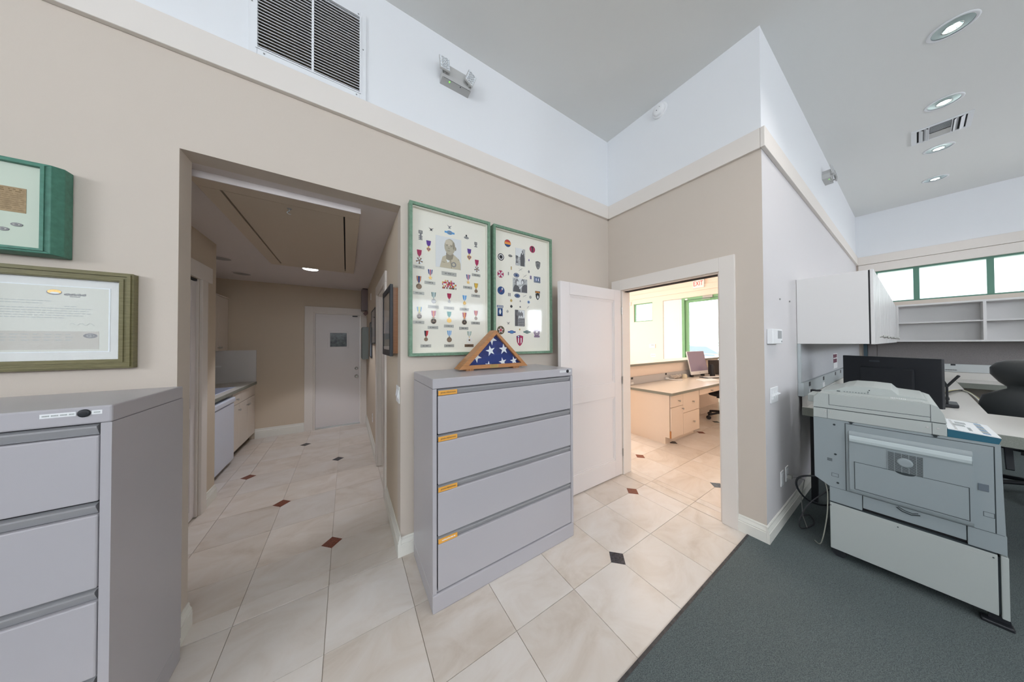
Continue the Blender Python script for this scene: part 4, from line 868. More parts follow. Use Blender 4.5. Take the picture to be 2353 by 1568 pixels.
for i in range(7): MB().obox((5.445+i*0.021, -0.170, 3.832), (0.006, 0, 0.006), (0, 0.060, 0), (0.0005, 0, -0.0005)).build('blade', WHITE, cv)
MB().box(5.60, 5.735, -0.235, -0.105, 3.830, 3.834).build('deflector', GREYP, cv)
for y in (-0.237, -0.103): MB().box(5.425, 5.735, y-0.004, y+0.004, 3.828, 3.8395).build('divider', WHITE, cv)

# ================================================================ HALL
h = thing('attic_hatch', 'beige attic access hatch with a proud frame and a pull hook, in the hall ceiling', 'attic hatch', (-0.335, 3.1, 2.44))
mb = MB(); zc, zb = 2.44, 2.405; HATCH = mat('hatch_paint', (0.62, 0.53, 0.43), 0.7)
mb.box(-0.745, 0.080, 2.150, 2.262, zb, zc).box(-0.745, 0.080, 3.985, 4.085, zb+0.005, zc).box(-0.745, -0.652, 2.262, 3.985, zb, zc).box(-0.012, 0.080, 2.262, 3.985, zb, zc)
mb.build('frame', HATCH, h, 0.003)
MB().box(-0.750, 0.084, 2.140, 2.150, zb-0.003, zc).build('front_lip', HALLC, h, 0.001)
MB().box(-0.640, -0.022, 2.270, 3.975, zb+0.003, zc-0.008).build('hatch_panel', HATCH, h, 0.002)
MB().box(-0.655, -0.009, 2.259, 3.99, zc-0.007, zc-0.001).build('gap', DARK, h)
MB().lathe((-0.336, 2.330, zb+0.003), (0, 0, -1), [(0.014, 0), (0.012, 0.004), (0.004, 0.006), (0.004, 0.02)], 12).tube([(-0.336+0.012*math.cos(t), 2.330, zb-0.026+0.010*math.sin(t)) for t in [1.2+k*0.55 for k in range(9)]], 0.0025).build('pull_hook', SILVER, h)
hl = thing('hall_downlight', 'small bright round ceiling light in the hall beyond the attic hatch', 'ceiling light', (-0.395, 4.21, 2.44))
MB().lathe((-0.395, 4.21, 2.4395), (0, 0, -1), [(0.092, 0), (0.094, 0.004), (0.084, 0.008)], 32).build('trim_ring', WHITE, hl)
MB().lathe((-0.395, 4.21, 2.4315), (0, 0, -1), [(0.080, 0), (0.078, 0.002)], 32).build('diffuser', LEDH, hl)
for x, y, l_ in ((-1.20, 4.21, 'unlit round ceiling speaker at the hall corner, half hidden by the closet wall'), (-1.215, 4.99, 'unlit round ceiling speaker above the hall kitchenette')):
    t = thing('ceiling_speaker', l_, 'ceiling speaker', (x, y, 2.44), 'round ceiling speakers in the hall')
    MB().lathe((x, y, 2.4395), (0, 0, -1), [(0.100, 0), (0.100, 0.005), (0.090, 0.008), (0.088, 0.004), (0.02, 0.004)], 32).build('grille', HALLC, t)
    MB().lathe((x, y, 2.4355), (0, 0, -1), [(0.086, 0), (0.086, 0.0012)], 28).build('mesh', mat('grille_mesh', (0.33, 0.31, 0.30), 0.8), t)
# kitchenette
ba = thing('base_cabinet', 'cream kitchenette base cabinet with one drawer and doors under the counter, in the hall', 'cabinet', (-1.5, 5.05, 0))
MB().box(-1.855, -1.21, 4.585, 5.525, 0.10, 0.69).box(-1.235, -1.21, 4.585, 5.525, 0.69, 0.845).build('carcass', CABW, ba)
MB().box(-1.84, -1.255, 4.60, 5.525, 0, 0.10).build('toe_kick', mat('toe_kick_brown', (0.10, 0.07, 0.045), 0.6), ba)
def front(parent, kind, y0, y1, z0, z1, ky, kz, x=-1.21, M_=CABW):
    o = MB().box(x, x+0.018, y0, y1, z0, z1).build(kind, M_, parent, 0.002)
    MB().lathe((x+0.018, ky, kz), (1, 0, 0), [(0.006, 0), (0.005, 0.012), (0.012, 0.016), (0.014, 0.024), (0.008, 0.029)], 14).build('knob', CHROME, o)
front(ba, 'drawer', 4.59, 4.89, 0.69, 0.84, 4.72, 0.755)
front(ba, 'door', 4.59, 4.825, 0.105, 0.682, 4.80, 0.605)
MB().box(-1.21, -1.192, 4.893, 5.520, 0.69, 0.84).build('false_front', CABW, ba, 0.002)
front(ba, 'door', 4.829, 5.165, 0.105, 0.682, 5.13, 0.605)
front(ba, 'door', 5.169, 5.520, 0.105, 0.682, 5.205, 0.605)
ct_ = thing('kitchen_counter', 'speckled grey green counter top over the kitchenette, with an inset sink', 'counter', (-1.5, 4.6, 0.85))
MB().box(-1.855, -1.170, 3.665, 4.30, 0.848, 0.886).box(-1.855, -1.170, 4.95, 5.525, 0.848, 0.886).box(-1.855, -1.72, 4.30, 4.95, 0.848, 0.886).box(-1.26, -1.170, 4.30, 4.95, 0.848, 0.886).build('counter_top', LAM, ct_, 0.003)
MB().box(-1.855, -1.175, 3.667, 4.30, 0.886, 0.888).box(-1.855, -1.175, 4.95, 5.523, 0.886, 0.888).box(-1.26, -1.175, 4.30, 4.95, 0.886, 0.888).build('counter_surface', LAMTOP, ct_)
sk = MB().box(-1.72, -1.26, 4.30, 4.95, 0.70, 0.705).box(-1.725, -1.715, 4.30, 4.95, 0.70, 0.893).box(-1.265, -1.255, 4.30, 4.95, 0.70, 0.893).box(-1.72, -1.26, 4.295, 4.305, 0.70, 0.893).box(-1.72, -1.26, 4.945, 4.955, 0.70, 0.893)
sk.build('sink', FRIDGE, ct_, 0.003)
spb = thing('splashback', 'pale laminate splashback behind the kitchenette counter', 'splashback', (-1.5, 5.5, 0.889))
MB().box(-1.855, -1.84, 3.665, 5.525, 0.888, 1.372).box(-1.84, -1.178, 5.512, 5.527, 0.889, 1.372).build('splashback', LAMP_W, spb)
fa = thing('tap', 'chrome single lever tap at the kitchenette sink', 'tap', (-1.78, 4.62, 0.888))
MB().lathe((-1.79, 4.62, 0.888), (0, 0, 1), [(0.026, 0), (0.024, 0.02), (0.017, 0.05), (0.016, 0.13)], 16).tube([(-1.79, 4.62, 1.0), (-1.76, 4.62, 1.05), (-1.69, 4.62, 1.07), (-1.62, 4.62, 1.045), (-1.60, 4.62, 1.01)], 0.011, 10).build('spout', CHROME, fa)
MB().tube([(-1.79, 4.62, 1.02), (-1.78, 4.66, 1.07), (-1.74, 4.72, 1.09)], 0.008, 8).build('lever', CHROME, fa)
pt = tag(MB().tube([(-1.565, 5.508, 1.14), (-1.565, 5.47, 1.14)], 0.006, 8).box(-1.61, -1.54, 5.462, 5.472, 1.13, 1.152).build('wall_hook', WHITEP), 'small pale hook on the splashback above the kitchenette counter', 'hook')
dw = thing('dishwasher', 'white appliance with a towel-bar lip under the kitchenette counter, left of the cabinet doors', 'dishwasher', (-1.5, 4.12, 0))
MB().box(-1.80, -1.215, 3.70, 4.572, 0.10, 0.69).build('body', FRIDGE, dw)
MB().box(-1.215, -1.172, 3.70, 4.572, 0.055, 0.745).build('door_panel', FRIDGE, dw, 0.006)
MB().box(-1.215, -1.160, 3.70, 4.572, 0.755, 0.815).build('control_lip', FRIDGE, dw, 0.012)
MB().box(-1.79, -1.25, 3.72, 4.55, 0, 0.10).build('toe_kick', mat('toe_kick_dark', (0.07, 0.055, 0.04), 0.6), dw)
up = thing('wall_cabinet', 'cream wall cabinet with dark knobs over the hall kitchenette', 'wall cabinet', (-1.68, 4.6, 1.37))
MB().box(-1.857, -1.505, 3.70, 5.527, 1.373, 2.14).build('carcass', CABW, up)
MB().box(-1.857, -1.475, 3.70, 5.527, 2.14, 2.15).build('cornice', CABW, up)
for i, (a, b, k) in enumerate(((3.72, 4.20, 4.17), (4.205, 4.69, 4.235), (4.695, 5.19, 5.16), (5.195, 5.52, 5.225))):
    front(up, 'door', a, b, 1.378, 2.135, k, 1.418, -1.505)
# frames on the hall right wall
def hallframe(label, y0, y1, z0, z1, x, fw, M1, M2, back=True):
    t = thing('picture_frame', label, 'picture frame', (0.31, (y0+y1)/2, z0))
    frame_rect(MB(), 'x', x, x+0.02, y0, y1, z0, z1, fw).build('frame', M1, t, 0.003)
    if back: MB().box(x+0.02, 0.3175, y0+0.02, y1-0.02, z0+0.02, z1-0.02).build('back_board', M2, t)
    MB().box(x+0.008, x+0.0195, y0+fw, y1-fw, z0+fw, z1-fw).build('mount', mat('mount_warm', (0.42, 0.36, 0.30), 0.7), t)
    p = MB().box(x+0.006, x+0.008, y0+fw+(y1-y0)*0.12, y1-fw-(y1-y0)*0.12, z0+fw+0.08, z0+fw+(z1-z0)*0.42).build('print', PHM, t)
    MB().box(x+0.002, x+0.004, y0+fw, y1-fw, z0+fw, z1-fw).build('glass_pane', PICG, t)
    return t
hallframe('large black picture frame nearest on the right hall wall, just inside the opening', 2.03, 2.48, 1.378, 1.90, 0.262, 0.045, BLACK, wood('frame_back_wood', (0.22, 0.09, 0.03), (0.30, 0.13, 0.05)))
hallframe('thin black picture frame beyond the side doorway on the right hall wall', 3.64, 4.22, 1.465, 1.925, 0.297, 0.014, BLACK, BLACK, False)
t = thing('wall_notice', 'small grey framed notice on the far right hall wall, behind the thin black frame', 'notice', (0.31, 4.45, 1.25)); frame_rect(MB(), 'x', 0.303, 0.3175, 4.26, 4.60, 1.255, 1.79, 0.02).build('frame', BLACK, t, 0.002); MB().box(0.308, 0.3175, 4.28, 4.58, 1.275, 1.77).build('sheet', mat('notice_blue_grey', (0.25, 0.29, 0.33), 0.5), t)
sw = thing('light_switch', 'white double rocker light switch on the right hall wall, under the black frame', 'light switch', (0.31, 1.99, 1.10))
MB().box(0.311, 0.3175, 1.965, 2.085, 1.045, 1.165).build('cover_plate', WHITEP, sw, 0.003)
for y in (2.0, 2.05): MB().prism([(0.311, 1.072), (0.303, 1.095), (0.309, 1.138), (0.311, 1.138)], 'y', y-0.016, y+0.016).build('rocker', WHITEP, sw)
def outlet(name, label, axis, face, a, z, w_=0.07, h_=0.115, group=None, n=2):
    t = thing(name, label, 'wall plate', ((a, face, z) if axis == 'y' else (face, a, z)), group)
    mb = MB(); (mb.box(a-w_/2, a+w_/2, face-0.006, face-0.0005, z-h_/2, z+h_/2) if axis == 'y' else mb.box(face-0.006, face-0.0005, a-w_/2, a+w_/2, z-h_/2, z+h_/2)); mb.build('cover_plate', WHITEP, t, 0.002)
    return t
o_ = outlet('wall_outlet', 'small white outlet low on the far right hall wall', 'x', 0.318, 4.20, 0.405)
MB().box(0.3105, 0.3122, 4.185, 4.215, 0.42, 0.44).box(0.3105, 0.3122, 4.185, 4.215, 0.37, 0.39).build('socket', GREYP, o_)
ep = thing('electrical_box', 'grey green metal electrical box at the end of the right hall wall', 'electrical box', (0.27, 5.15, 1.19))
MB().box(0.226, 0.3175, 5.02, 5.44, 1.20, 1.745).build('box', ELEC, ep, 0.004)
MB().box(0.222, 0.226, 5.03, 5.43, 1.215, 1.73).build('door', ELEC, ep, 0.002)
bx = thing('conduit_box', 'tall brown grey box high in the far hall corner beside the back door', 'conduit box', (0.27, 5.3, 2.05))
MB().box(0.222, 0.3175, 5.24, 5.50, 2.055, 2.425).build('box', mat('box_brown_grey', (0.25, 0.21, 0.215), 0.6), bx, 0.003)
MB().box(0.235, 0.316, 5.25, 5.49, 2.425, 2.438).build('collar', BLACK, bx)
cm = thing('corner_camera', 'small brown camera tilted down under the corner box in the hall', 'camera', (0.29, 5.27, 2.0))
MB().obox((0.290, 5.27, 2.005), (0.028, 0, 0.028), (0, 0.02, 0), (-0.020, 0, 0.020)).build('body', mat('camera_brown', (0.16, 0.09, 0.08), 0.5), cm, 0.003)
MB().cyl((0.288, 5.27, 2.02), (0.288, 5.27, 2.054), 0.008, n=8).build('bracket', BLACK, cm)
t = tag(MB().box(0.312, 0.3175, 4.52, 4.57, 2.14, 2.24).build('alarm_sensor', WHITEP), 'small white sensor high on the right hall wall above the notice', 'sensor')

# ================================================================ WALL FITTINGS RIGHT OF THE CORNER
th = thing('thermostat', 'white thermostat with grey screen on the wall right of the corner', 'thermostat', (2.78, 0.605, 1.5))
MB().box(2.655, 2.90, 0.570, 0.6045, 1.455, 1.568).build('case', WHITEP, th, 0.004)
MB().box(2.775, 2.88, 0.5692, 0.570, 1.495, 1.556).build('screen', LCD, th)
MB().lathe((2.875, 0.570, 1.473), (0, -1, 0), [(0.008, 0), (0.008, 0.002), (0.006, 0.003)], 12).build('button', LCD, th)
s2 = thing('light_switch', 'white four-gang light switch plate below the thermostat', 'light switch', (2.8, 0.605, 1.06))
MB().box(2.705, 2.895, 0.5975, 0.6045, 1.000, 1.118).build('cover_plate', WHITEP, s2, 0.003)
for i, x in enumerate((2.735, 2.775, 2.820, 2.865)):
    MB().box(x-0.011, x+0.011, 0.596, 0.5975, 1.03, 1.09).prism([(0.596, 1.052), (0.578, 1.064), (0.578, 1.070), (0.596, 1.072)], 'x', x-0.005, x+0.005).build('toggle', WHITEP, s2)
for x, z, l_ in ((2.985, 0.360, 'white outlet plate low on the wall near the copier, left of two'), (3.13, 0.36, 'white outlet plate low on the wall near the copier, right of two')):
    t = outlet('wall_outlet', l_, 'y', 0.605, x, z, 0.075, 0.12, 'outlets low on the wall by the copier')
    MB().box(x-0.016, x+0.016, 0.5975, 0.599, z+0.012, z+0.038).box(x-0.016, x+0.016, 0.5975, 0.599, z-0.038, z-0.012).build('socket', WHITEP, t, 0.001)
pgs = tag(MB().box(3.115, 3.145, 0.572, 0.5975, 0.325, 0.355).tube([(3.13, 0.574, 0.34), (3.18, 0.55, 0.335), (3.30, 0.53, 0.29), (3.38, 0.55, 0.20), (3.36, 0.56, 0.10), (3.22, 0.53, 0.012), (3.05, 0.48, 0.012)], 0.003, 6).build('power_cord', mat('cord_grey', (0.28, 0.28, 0.26), 0.6)), 'thin grey power cord plugged in the right outlet and trailing to the carpet', 'cord')
pts = [(2.90, 0.30, 0.42), (3.02, 0.36, 0.50), (3.12, 0.44, 0.50), (3.06, 0.50, 0.42), (2.98, 0.50, 0.34), (3.00, 0.47, 0.25), (3.10, 0.43, 0.19), (3.24, 0.40, 0.16), (3.36, 0.38, 0.20), (3.40, 0.36, 0.30)]
def smooth(P, n=6):
    P = [Vector(p) for p in P]; out = []
    for i in range(len(P)-1):
        p0, p1, p2, p3 = P[max(i-1, 0)], P[i], P[i+1], P[min(i+2, len(P)-1)]
        for k in range(n):
            t = k/n; out.append(0.5*((2*p1) + (p2-p0)*t + (2*p0-5*p1+4*p2-p3)*t*t + (3*p1-p0-3*p2+p3)*t**3))
    return out + [P[-1]]
tag(MB().tube(smooth([(3.02, 0.30, 0.46), (2.99, 0.42, 0.455), (2.97, 0.50, 0.42), (2.965, 0.52, 0.36), (3.0, 0.50, 0.28), (3.06, 0.46, 0.22), (3.16, 0.40, 0.19), (3.22, 0.33, 0.24), (3.20, 0.28, 0.36), (3.1, 0.25, 0.44)]), 0.0065, 8).build('copier_cable', BLACK), 'thick black cable looping from the back of the copier', 'cable')
tag(MB().tube(smooth([(2.96, 0.35, 0.40), (2.94, 0.45, 0.25), (2.93, 0.50, 0.10), (3.0, 0.50, 0.012), (3.15, 0.46, 0.012), (3.28, 0.50, 0.012), (3.2, 0.54, 0.012)]), 0.004, 6).build('network_cable', mat('cable_dark', (0.05, 0.05, 0.055), 0.6)), 'thin dark cable lying in a loop on the carpet behind the copier', 'cable')
tag(MB().box(3.0, 3.012, 0.597, 0.6045, 1.815, 1.828).build('wall_anchor', SILVER), 'small metal wall anchor above the thermostat, left of two', 'wall anchor', 'wall anchors above the thermostat')
tag(MB().box(3.30, 3.312, 0.597, 0.6045, 1.82, 1.833).build('wall_anchor', SILVER), 'small metal wall anchor above the thermostat, right of two', 'wall anchor', 'wall anchors above the thermostat')

# ================================================================ UPPER CABINETS, OPEN SHELVES
uc = thing('upper_cabinet', 'long white laminate wall cabinet with grooved doors and nickel knobs, over the desk', 'wall cabinet', (5.9, 0.4, 1.45))
MB().box(3.560, 7.88, 0.205, 0.603, 1.450, 2.052).build('carcass', LAMP_W, uc, 0.002)
for i in range(7):
    a = 3.562 + i*0.617; d = MB().box(a+0.002, a+0.613, 0.180, 0.198, 1.447, 2.056)
    o = d.build('door', LAMP_W, uc, 0.0025)
    kx = a+0.575 if i % 2 == 0 else a+0.04
    kx = a + 0.56
    MB().lathe((kx, 0.180, 1.512), (0, -1, 0), [(0.008, 0), (0.006, 0.014), (0.014, 0.019), (0.016, 0.027), (0.010, 0.033)], 16).build('knob', CHROME, o)
    for g in range(1, 6): MB().box(a+g*0.102-0.0015, a+g*0.102+0.0015, 0.1793, 0.1802, 1.447, 2.056).build('groove', GREYP, o)
MB().box(3.562, 7.88, 0.198, 0.205, 1.452, 2.05).build('door_gap', DARK, uc)
sh = thing('open_shelf', 'white open wall shelf with two tiers under the high window', 'shelf', (8.03, -0.7, 1.47))
MB().box(8.185, 8.199, -2.0, 0.18, 1.46, 2.075).build('back_panel', LAMP_W, sh)
for z0, z1, nme in ((1.458, 1.482, 'bottom_shelf'), (2.050, 2.078, 'top_shelf')): MB().box(7.89, 8.185, -2.0, 0.18, z0, z1).build(nme, LAMP_W, sh, 0.001)
for y0 in (0.16, -0.558, -1.28, -2.0): MB().box(7.89, 8.185, y0, y0+0.025, 1.482, 2.05).build('divider', LAMP_W, sh, 0.001)
for a, b in ((-0.533, 0.16), (-1.255, -0.558), (-1.975, -1.28)): MB().box(7.90, 8.185, a, b, 1.762, 1.780).build('middle_shelf', LAMP_W, sh)
S(MB().box(8.14, 8.20, -3.7, 0.58, 2.085, 2.16).build('trim_13', CREAM, bevel=0.003))

# ---- fabric panels and raceway above the worktop
MB_ = MB().box(3.560, 3.60, 0.582, 0.603, 1.087, 1.448).build('panel_trim', RACE)
tag(MB_, 'narrow grey end trim of the tackboard at the left end of the desk wall', 'trim strip')
pn = thing('tackboard', 'pale fabric tackboard on the wall under the upper cabinets', 'tackboard', (5.8, 0.6, 1.09))
MB().box(3.602, 8.198, 0.584, 0.603, 1.087, 1.448).build('board', FABL, pn, 0.002)
stk = tag(MB().box(5.30, 5.62, 0.5825, 0.584, 1.115, 1.31).build('warning_sticker', WHITEP), 'white sticker with dark red lettering on the pale tackboard', 'sticker')
mb = MB()
for i, (zz, hh) in enumerate(((1.255, 0.045), (1.19, 0.05))):
    for k in range(5): x = 5.315 + k*0.055; mb.box(x, x+0.045, 0.5818, 0.5825, zz, zz+hh).box(x+0.012, x+0.02, 0.5815, 0.5818, zz+0.012, zz+hh-0.01)
mb.build('sticker_print', mat('sticker_red', (0.14, 0.03, 0.06), 0.7), stk)
MB().box(5.302, 5.310, 0.5818, 0.5825, 1.12, 1.305).build('sticker_border', BLACK, stk)
pd = thing('tackboard', 'brown grey fabric tackboard on the window wall, under the open shelf', 'tackboard', (8.19, -1.0, 1.1))
MB().box(8.181, 8.199, -2.6, 0.388, 1.100, 1.456).build('board', FABRIC, pd, 0.002)
MB().box(8.183, 8.199, 0.392, 0.490, 1.100, 1.456).build('board', FABRIC, pd, 0.002)
tag(MB().box(8.170, 8.199, 0.494, 0.536, 1.101, 1.456).build('corner_post', mat('post_blue_grey', (0.06, 0.10, 0.13), 0.4)), 'dark upright post in the corner between the two tackboards', 'post')
def raceway(label, axis):
    t = thing('cable_raceway', label, 'raceway', (5.8, 0.59, 0.96) if axis == 'y' else (8.18, -1.0, 0.97))
    if axis == 'y':
        MB().box(3.560, 8.16, 0.565, 0.603, 0.960, 1.086).build('channel', RACE, t, 0.002)
        for x, z in ((3.80, 1.058), (4.50, 1.058), (5.28, 1.058), (5.70, 1.058), (6.4, 1.058)): MB().box(x-0.035, x+0.035, 0.5635, 0.565, z-0.02, z+0.02).build('cable_port', BLACK, t)
        for x in (3.83, 4.49): MB().box(x-0.05, x+0.05, 0.561, 0.565, 0.965, 1.015).build('socket', WHITEP, t, 0.001)
    else:
        MB().box(8.160, 8.199, -2.6, 0.49, 0.975, 1.10).build('channel', mat('raceway_pale', (0.55, 0.58, 0.58), 0.4), t, 0.002)
        for y in (-0.310, -1.2): MB().box(8.158, 8.160, y-0.02, y+0.02, 1.075, 1.10).build('cable_port', BLACK, t)
        mb = MB()
        for k in range(13): mb.box(8.159, 8.160, -0.345+k*0.0085, -0.340+k*0.0085, 0.996+(k in (0, 12))*0.005, 1.012-(k in (0, 12))*0.005)
        mb.build('lettering', INK, t)
    return t
raceway('grey cable raceway with black ports, along the desk wall behind the copier', 'y'); raceway('pale grey cable raceway with one black port, on the window wall', 'x')
pl2 = tag(MB().box(3.80, 3.86, 0.535, 0.561, 0.975, 1.003).tube(smooth([(3.83, 0.545, 0.99), (3.86, 0.50, 0.995), (3.88, 0.47, 0.96), (3.88, 0.45, 0.885)]), 0.009, 8).build('plug', BLACK), 'black plug with cord in the raceway socket nearest the copier', 'plug')

# ================================================================ WORKTOP (U shape)
wt = thing('worktop', 'pale laminate U-shaped worktop with speckled grey green edge', 'worktop', (4.0, -0.2, 0))
zt, zb_ = 0.863, 0.785
def slab(x0, x1, y0, y1): 
    return MB().box(x0, x1, y0, y1, zb_, zt-0.002).build('worktop_slab', LAM, wt, 0.003), MB().box(x0+0.001, x1-0.001, y0+0.001, y1-0.001, zt-0.002, zt).build('worktop_surface', LAMTOP, wt)
slab(3.58, 4.503, -2.2, 0.584); slab(4.5035, 8.198, -0.314, 0.584); slab(7.52, 8.198, -2.6, -0.3145)
MB().box(3.60, 8.198, 0.556, 0.584, zt, 0.958).box(8.17, 8.198, -2.6, 0.556, zt, 0.972).build('upstand', LAMTOP, wt)
for i, y in enumerate((-0.33, -1.6)):
    mb = MB().box(3.70, 4.40, y-0.02, y+0.02, 0.755, 0.785).obox((3.745, y+0.005, 0.69), (0.035, 0, 0.075), (0, 0.014, 0), (-0.012, 0, 0.006)); mb.build('bracket', BLACK, wt, 0.002)
MB().box(3.62, 3.66, -2.2, -2.16, 0, 0.785).box(3.62, 3.66, 0.50, 0.54, 0, 0.785).box(4.42, 4.46, -2.2, -2.16, 0, 0.785).box(8.10, 8.15, -2.58, -2.53, 0, 0.785).box(7.56, 7.60, -2.58, -2.53, 0, 0.785).build('support_leg', BLACK, wt)
MB().box(4.52, 8.19, 0.52, 0.55, 0.06, 0.785).build('modesty_panel', mat('panel_navy', (0.03, 0.035, 0.05), 0.7), wt)

mo = thing('monitor', 'large black monitor seen from behind, standing on the worktop behind the copier', 'monitor', (3.975, 0.14, 0.863))
P0, P1 = Vector((4.14, 0.388, 0)), Vector((3.81, -0.107, 0)); cc = (P0+P1)/2; ax = (P1-P0)/2; nr = Vector((ax.y, -ax.x, 0)).normalized()
if nr.x > 0: nr = -nr
MB().obox(cc + Vector((0, 0, 1.143)), ax, nr*0.012, Vector((0, 0, 0.191))).build('back_shell', BLACK, mo, 0.004)
MB().obox(cc + nr*0.0135 + Vector((0, 0, 1.13)), ax*0.55, nr*0.010, Vector((0, 0, 0.11))).build('rear_bulge', BLACK, mo, 0.008)
MB().obox(cc - nr*0.0125 + Vector((0, 0, 1.143)), ax*0.985, nr*0.001, Vector((0, 0, 0.182))).build('screen', LCD, mo)
MB().obox(cc + ax*(-0.24) + nr*0.0125 + Vector((0, 0, 1.293)), ax*0.115, nr*0.0008, Vector((0, 0, 0.0065))).build('maker_badge', mat('badge_dim', (0.05, 0.055, 0.065), 0.3), mo)
MB().obox(cc + nr*0.028 + Vector((0, 0, 0.97)), ax*0.10, nr*0.008, Vector((0, 0, 0.10))).lathe(cc + nr*0.02 + Vector((0, 0, 0.8635)), (0, 0, 1), [(0.11, 0), (0.11, 0.008), (0.03, 0.012)], 24).build('stand', BLACK, mo)
# router with antennas, cables
ro = thing('router', 'black wireless router with tilted antennas, right of the monitor on the worktop', 'router', (4.75, -0.10, 0.863))
MB().box(4.62, 4.86, -0.20, 0.02, 0.866, 0.895).build('case', BLACK, ro, 0.006)
MB().tube([(4.64, -0.145, 0.893), (4.58, -0.143, 1.06)], 0.007, 8).build('antenna', BLACK, ro)
MB().tube([(4.58, -0.143, 1.058), (4.52, -0.196, 1.165)], 0.009, 8).build('antenna', BLACK, ro)
MB().tube([(4.58, -0.143, 1.058), (4.52, -0.120, 1.125)], 0.009, 8).build('antenna', BLACK, ro)
for i, (M_, l_, off) in enumerate(((mat('cable_white', (0.62, 0.62, 0.58), 0.6), 'white cable running across the worktop from router to chair side', 0.0), (mat('cable_yellow', (0.38, 0.32, 0.12), 0.6), 'yellow cable running across the worktop from router to chair side', -0.02), (BLACK, 'black cable running across the worktop from router to chair side', -0.035))):
    tag(MB().tube(smooth([(4.875, -0.08+off, 0.880), (5.3, -0.10+off, 0.90), (6.0, -0.20+off, 0.885), (6.3, -0.27+off, 0.872), (6.1, -0.315+off*0.3, 0.872), (5.6, -0.335+off*0.4, 0.865), (5.3, -0.337+off*0.4, 0.84), (5.2, -0.337+off*0.4, 0.76)]), 0.0065, 6).build('desk_cable', M_), l_, 'cable', 'cables on the worktop')
tag(MB().box(5.18, 5.28, -0.175, -0.135, 0.8632, 0.892).build('small_adapter', BLACK, bevel=0.003), 'small black adapter on the worktop right of the monitor', 'adapter')
rng = random.Random(11); cm1 = MB()
def knot(c, s, n, r, seed, M_):
    rg = random.Random(seed); pts = [(c[0]+rg.uniform(-1, 1)*s[0], c[1]+rg.uniform(-1, 1)*s[1], c[2]+abs(rg.uniform(-0.1, 1))*s[2]) for _ in range(n)]
    return MB().tube(smooth(pts, 5), r, 6)
tag(knot((5.25, 0.42, 0.885), (0.30, 0.10, 0.20), 22, 0.008, 4, None).build('tangled_cords', BLACK), 'tangle of black cords hanging over the raceway behind the monitor', 'cord')
tag(knot((5.3, 0.40, 0.885), (0.25, 0.08, 0.20), 12, 0.007, 9, None).build('tangled_cords', mat('cord_silver', (0.42, 0.45, 0.46), 0.5)), 'silver grey cords mixed into the black tangle behind the monitor', 'cord')

# ================================================================ OFFICE CHAIR (dark)
def chair(name, label, loc, rz, M_, s=1.0, leather=True):
    t = thing(name, label, 'chair', loc, None, rz)          # local: faces +x, back towards -x
    for k in range(5):
        a = math.radians(36 + 72*k + 7); c, q = math.cos(a), math.sin(a)
        l = MB().tube([(0.03*c, 0.03*q, 0.135), (0.16*c, 0.16*q, 0.115), (0.30*c, 0.30*q, 0.085)], 0.020, 8); o = l.build('leg', BLACK, t, local=True)
        MB().cyl((0.31*c - 0.022*q, 0.31*q + 0.022*c, 0.032), (0.31*c + 0.022*q, 0.31*q - 0.022*c, 0.032), 0.032, n=16).box(0.31*c-0.008, 0.31*c+0.008, 0.31*q-0.008, 0.31*q+0.008, 0.05, 0.09).build('caster', BLACK, o, local=True)
    MB().lathe((0, 0, 0.11), (0, 0, 1), [(0.045, 0), (0.04, 0.06), (0.028, 0.07), (0.028, 0.30)], 16).build('gas_lift', BLACK, t, local=True)
    MB().box(-0.12, 0.12, -0.10, 0.10, 0.40, 0.44).tube([(-0.10, 0, 0.42), (-0.25, 0, 0.44), (-0.29, 0, 0.56), (-0.28, 0, 0.70)], 0.022, 8).build('mechanism', BLACK, t, local=True)
    MB().loft([(0.44, 0, 0, 0.20, 0.21), (0.455, 0, 0, 0.25, 0.26), (0.50, 0, 0, 0.26, 0.27), (0.53, 0, 0, 0.245, 0.255), (0.54, 0, 0, 0.19, 0.20)]).build('seat', M_, t, local=True)
    for s_ in (-1, 1):
        MB().tube([(-0.05, s_*0.24, 0.45), (-0.05, s_*0.31, 0.48), (0.0, s_*0.32, 0.60), (0.02, s_*0.32, 0.68)], 0.014, 8).loft([(0.68, 0.03, s_*0.32, 0.12, 0.035), (0.695, 0.03, s_*0.32, 0.13, 0.042), (0.71, 0.03, s_*0.32, 0.12, 0.034)], 16).build('armrest', BLACK, t, local=True)
    if leather:
        MB().loft([(0.56, -0.23, 0, 0.05, 0.20), (0.60, -0.245, 0, 0.065, 0.255), (0.72, -0.265, 0, 0.07, 0.285), (0.86, -0.27, 0, 0.07, 0.285), (0.95, -0.275, 0, 0.065, 0.265), (1.00, -0.28, 0, 0.050, 0.20), (1.03, -0.285, 0, 0.042, 0.15), (1.06, -0.29, 0, 0.045, 0.15)], 28).build('backrest', M_, t, local=True)
        MB().loft([(1.045, -0.285, 0, 0.04, 0.15), (1.085, -0.285, 0, 0.07, 0.185), (1.16, -0.29, 0, 0.09, 0.225), (1.22, -0.292, 0, 0.085, 0.225), (1.265, -0.29, 0, 0.07, 0.20), (1.29, -0.285, 0, 0.045, 0.155), (1.298, -0.285, 0, 0.02, 0.09)], 28, p=2.2).build('headrest', M_, t, local=True)
    else:
        MB().loft([(0.58, -0.22, 0, 0.035, 0.20), (0.62, -0.23, 0, 0.045, 0.22), (0.85, -0.25, 0, 0.045, 0.23), (0.94, -0.26, 0, 0.035, 0.20)], 24).build('backrest', M_, t, local=True)
    return t
chair('office_chair', 'high-backed black leather office chair behind the worktop at the right edge', (5.42, -0.625, 0), math.radians(-6), LEATHER)
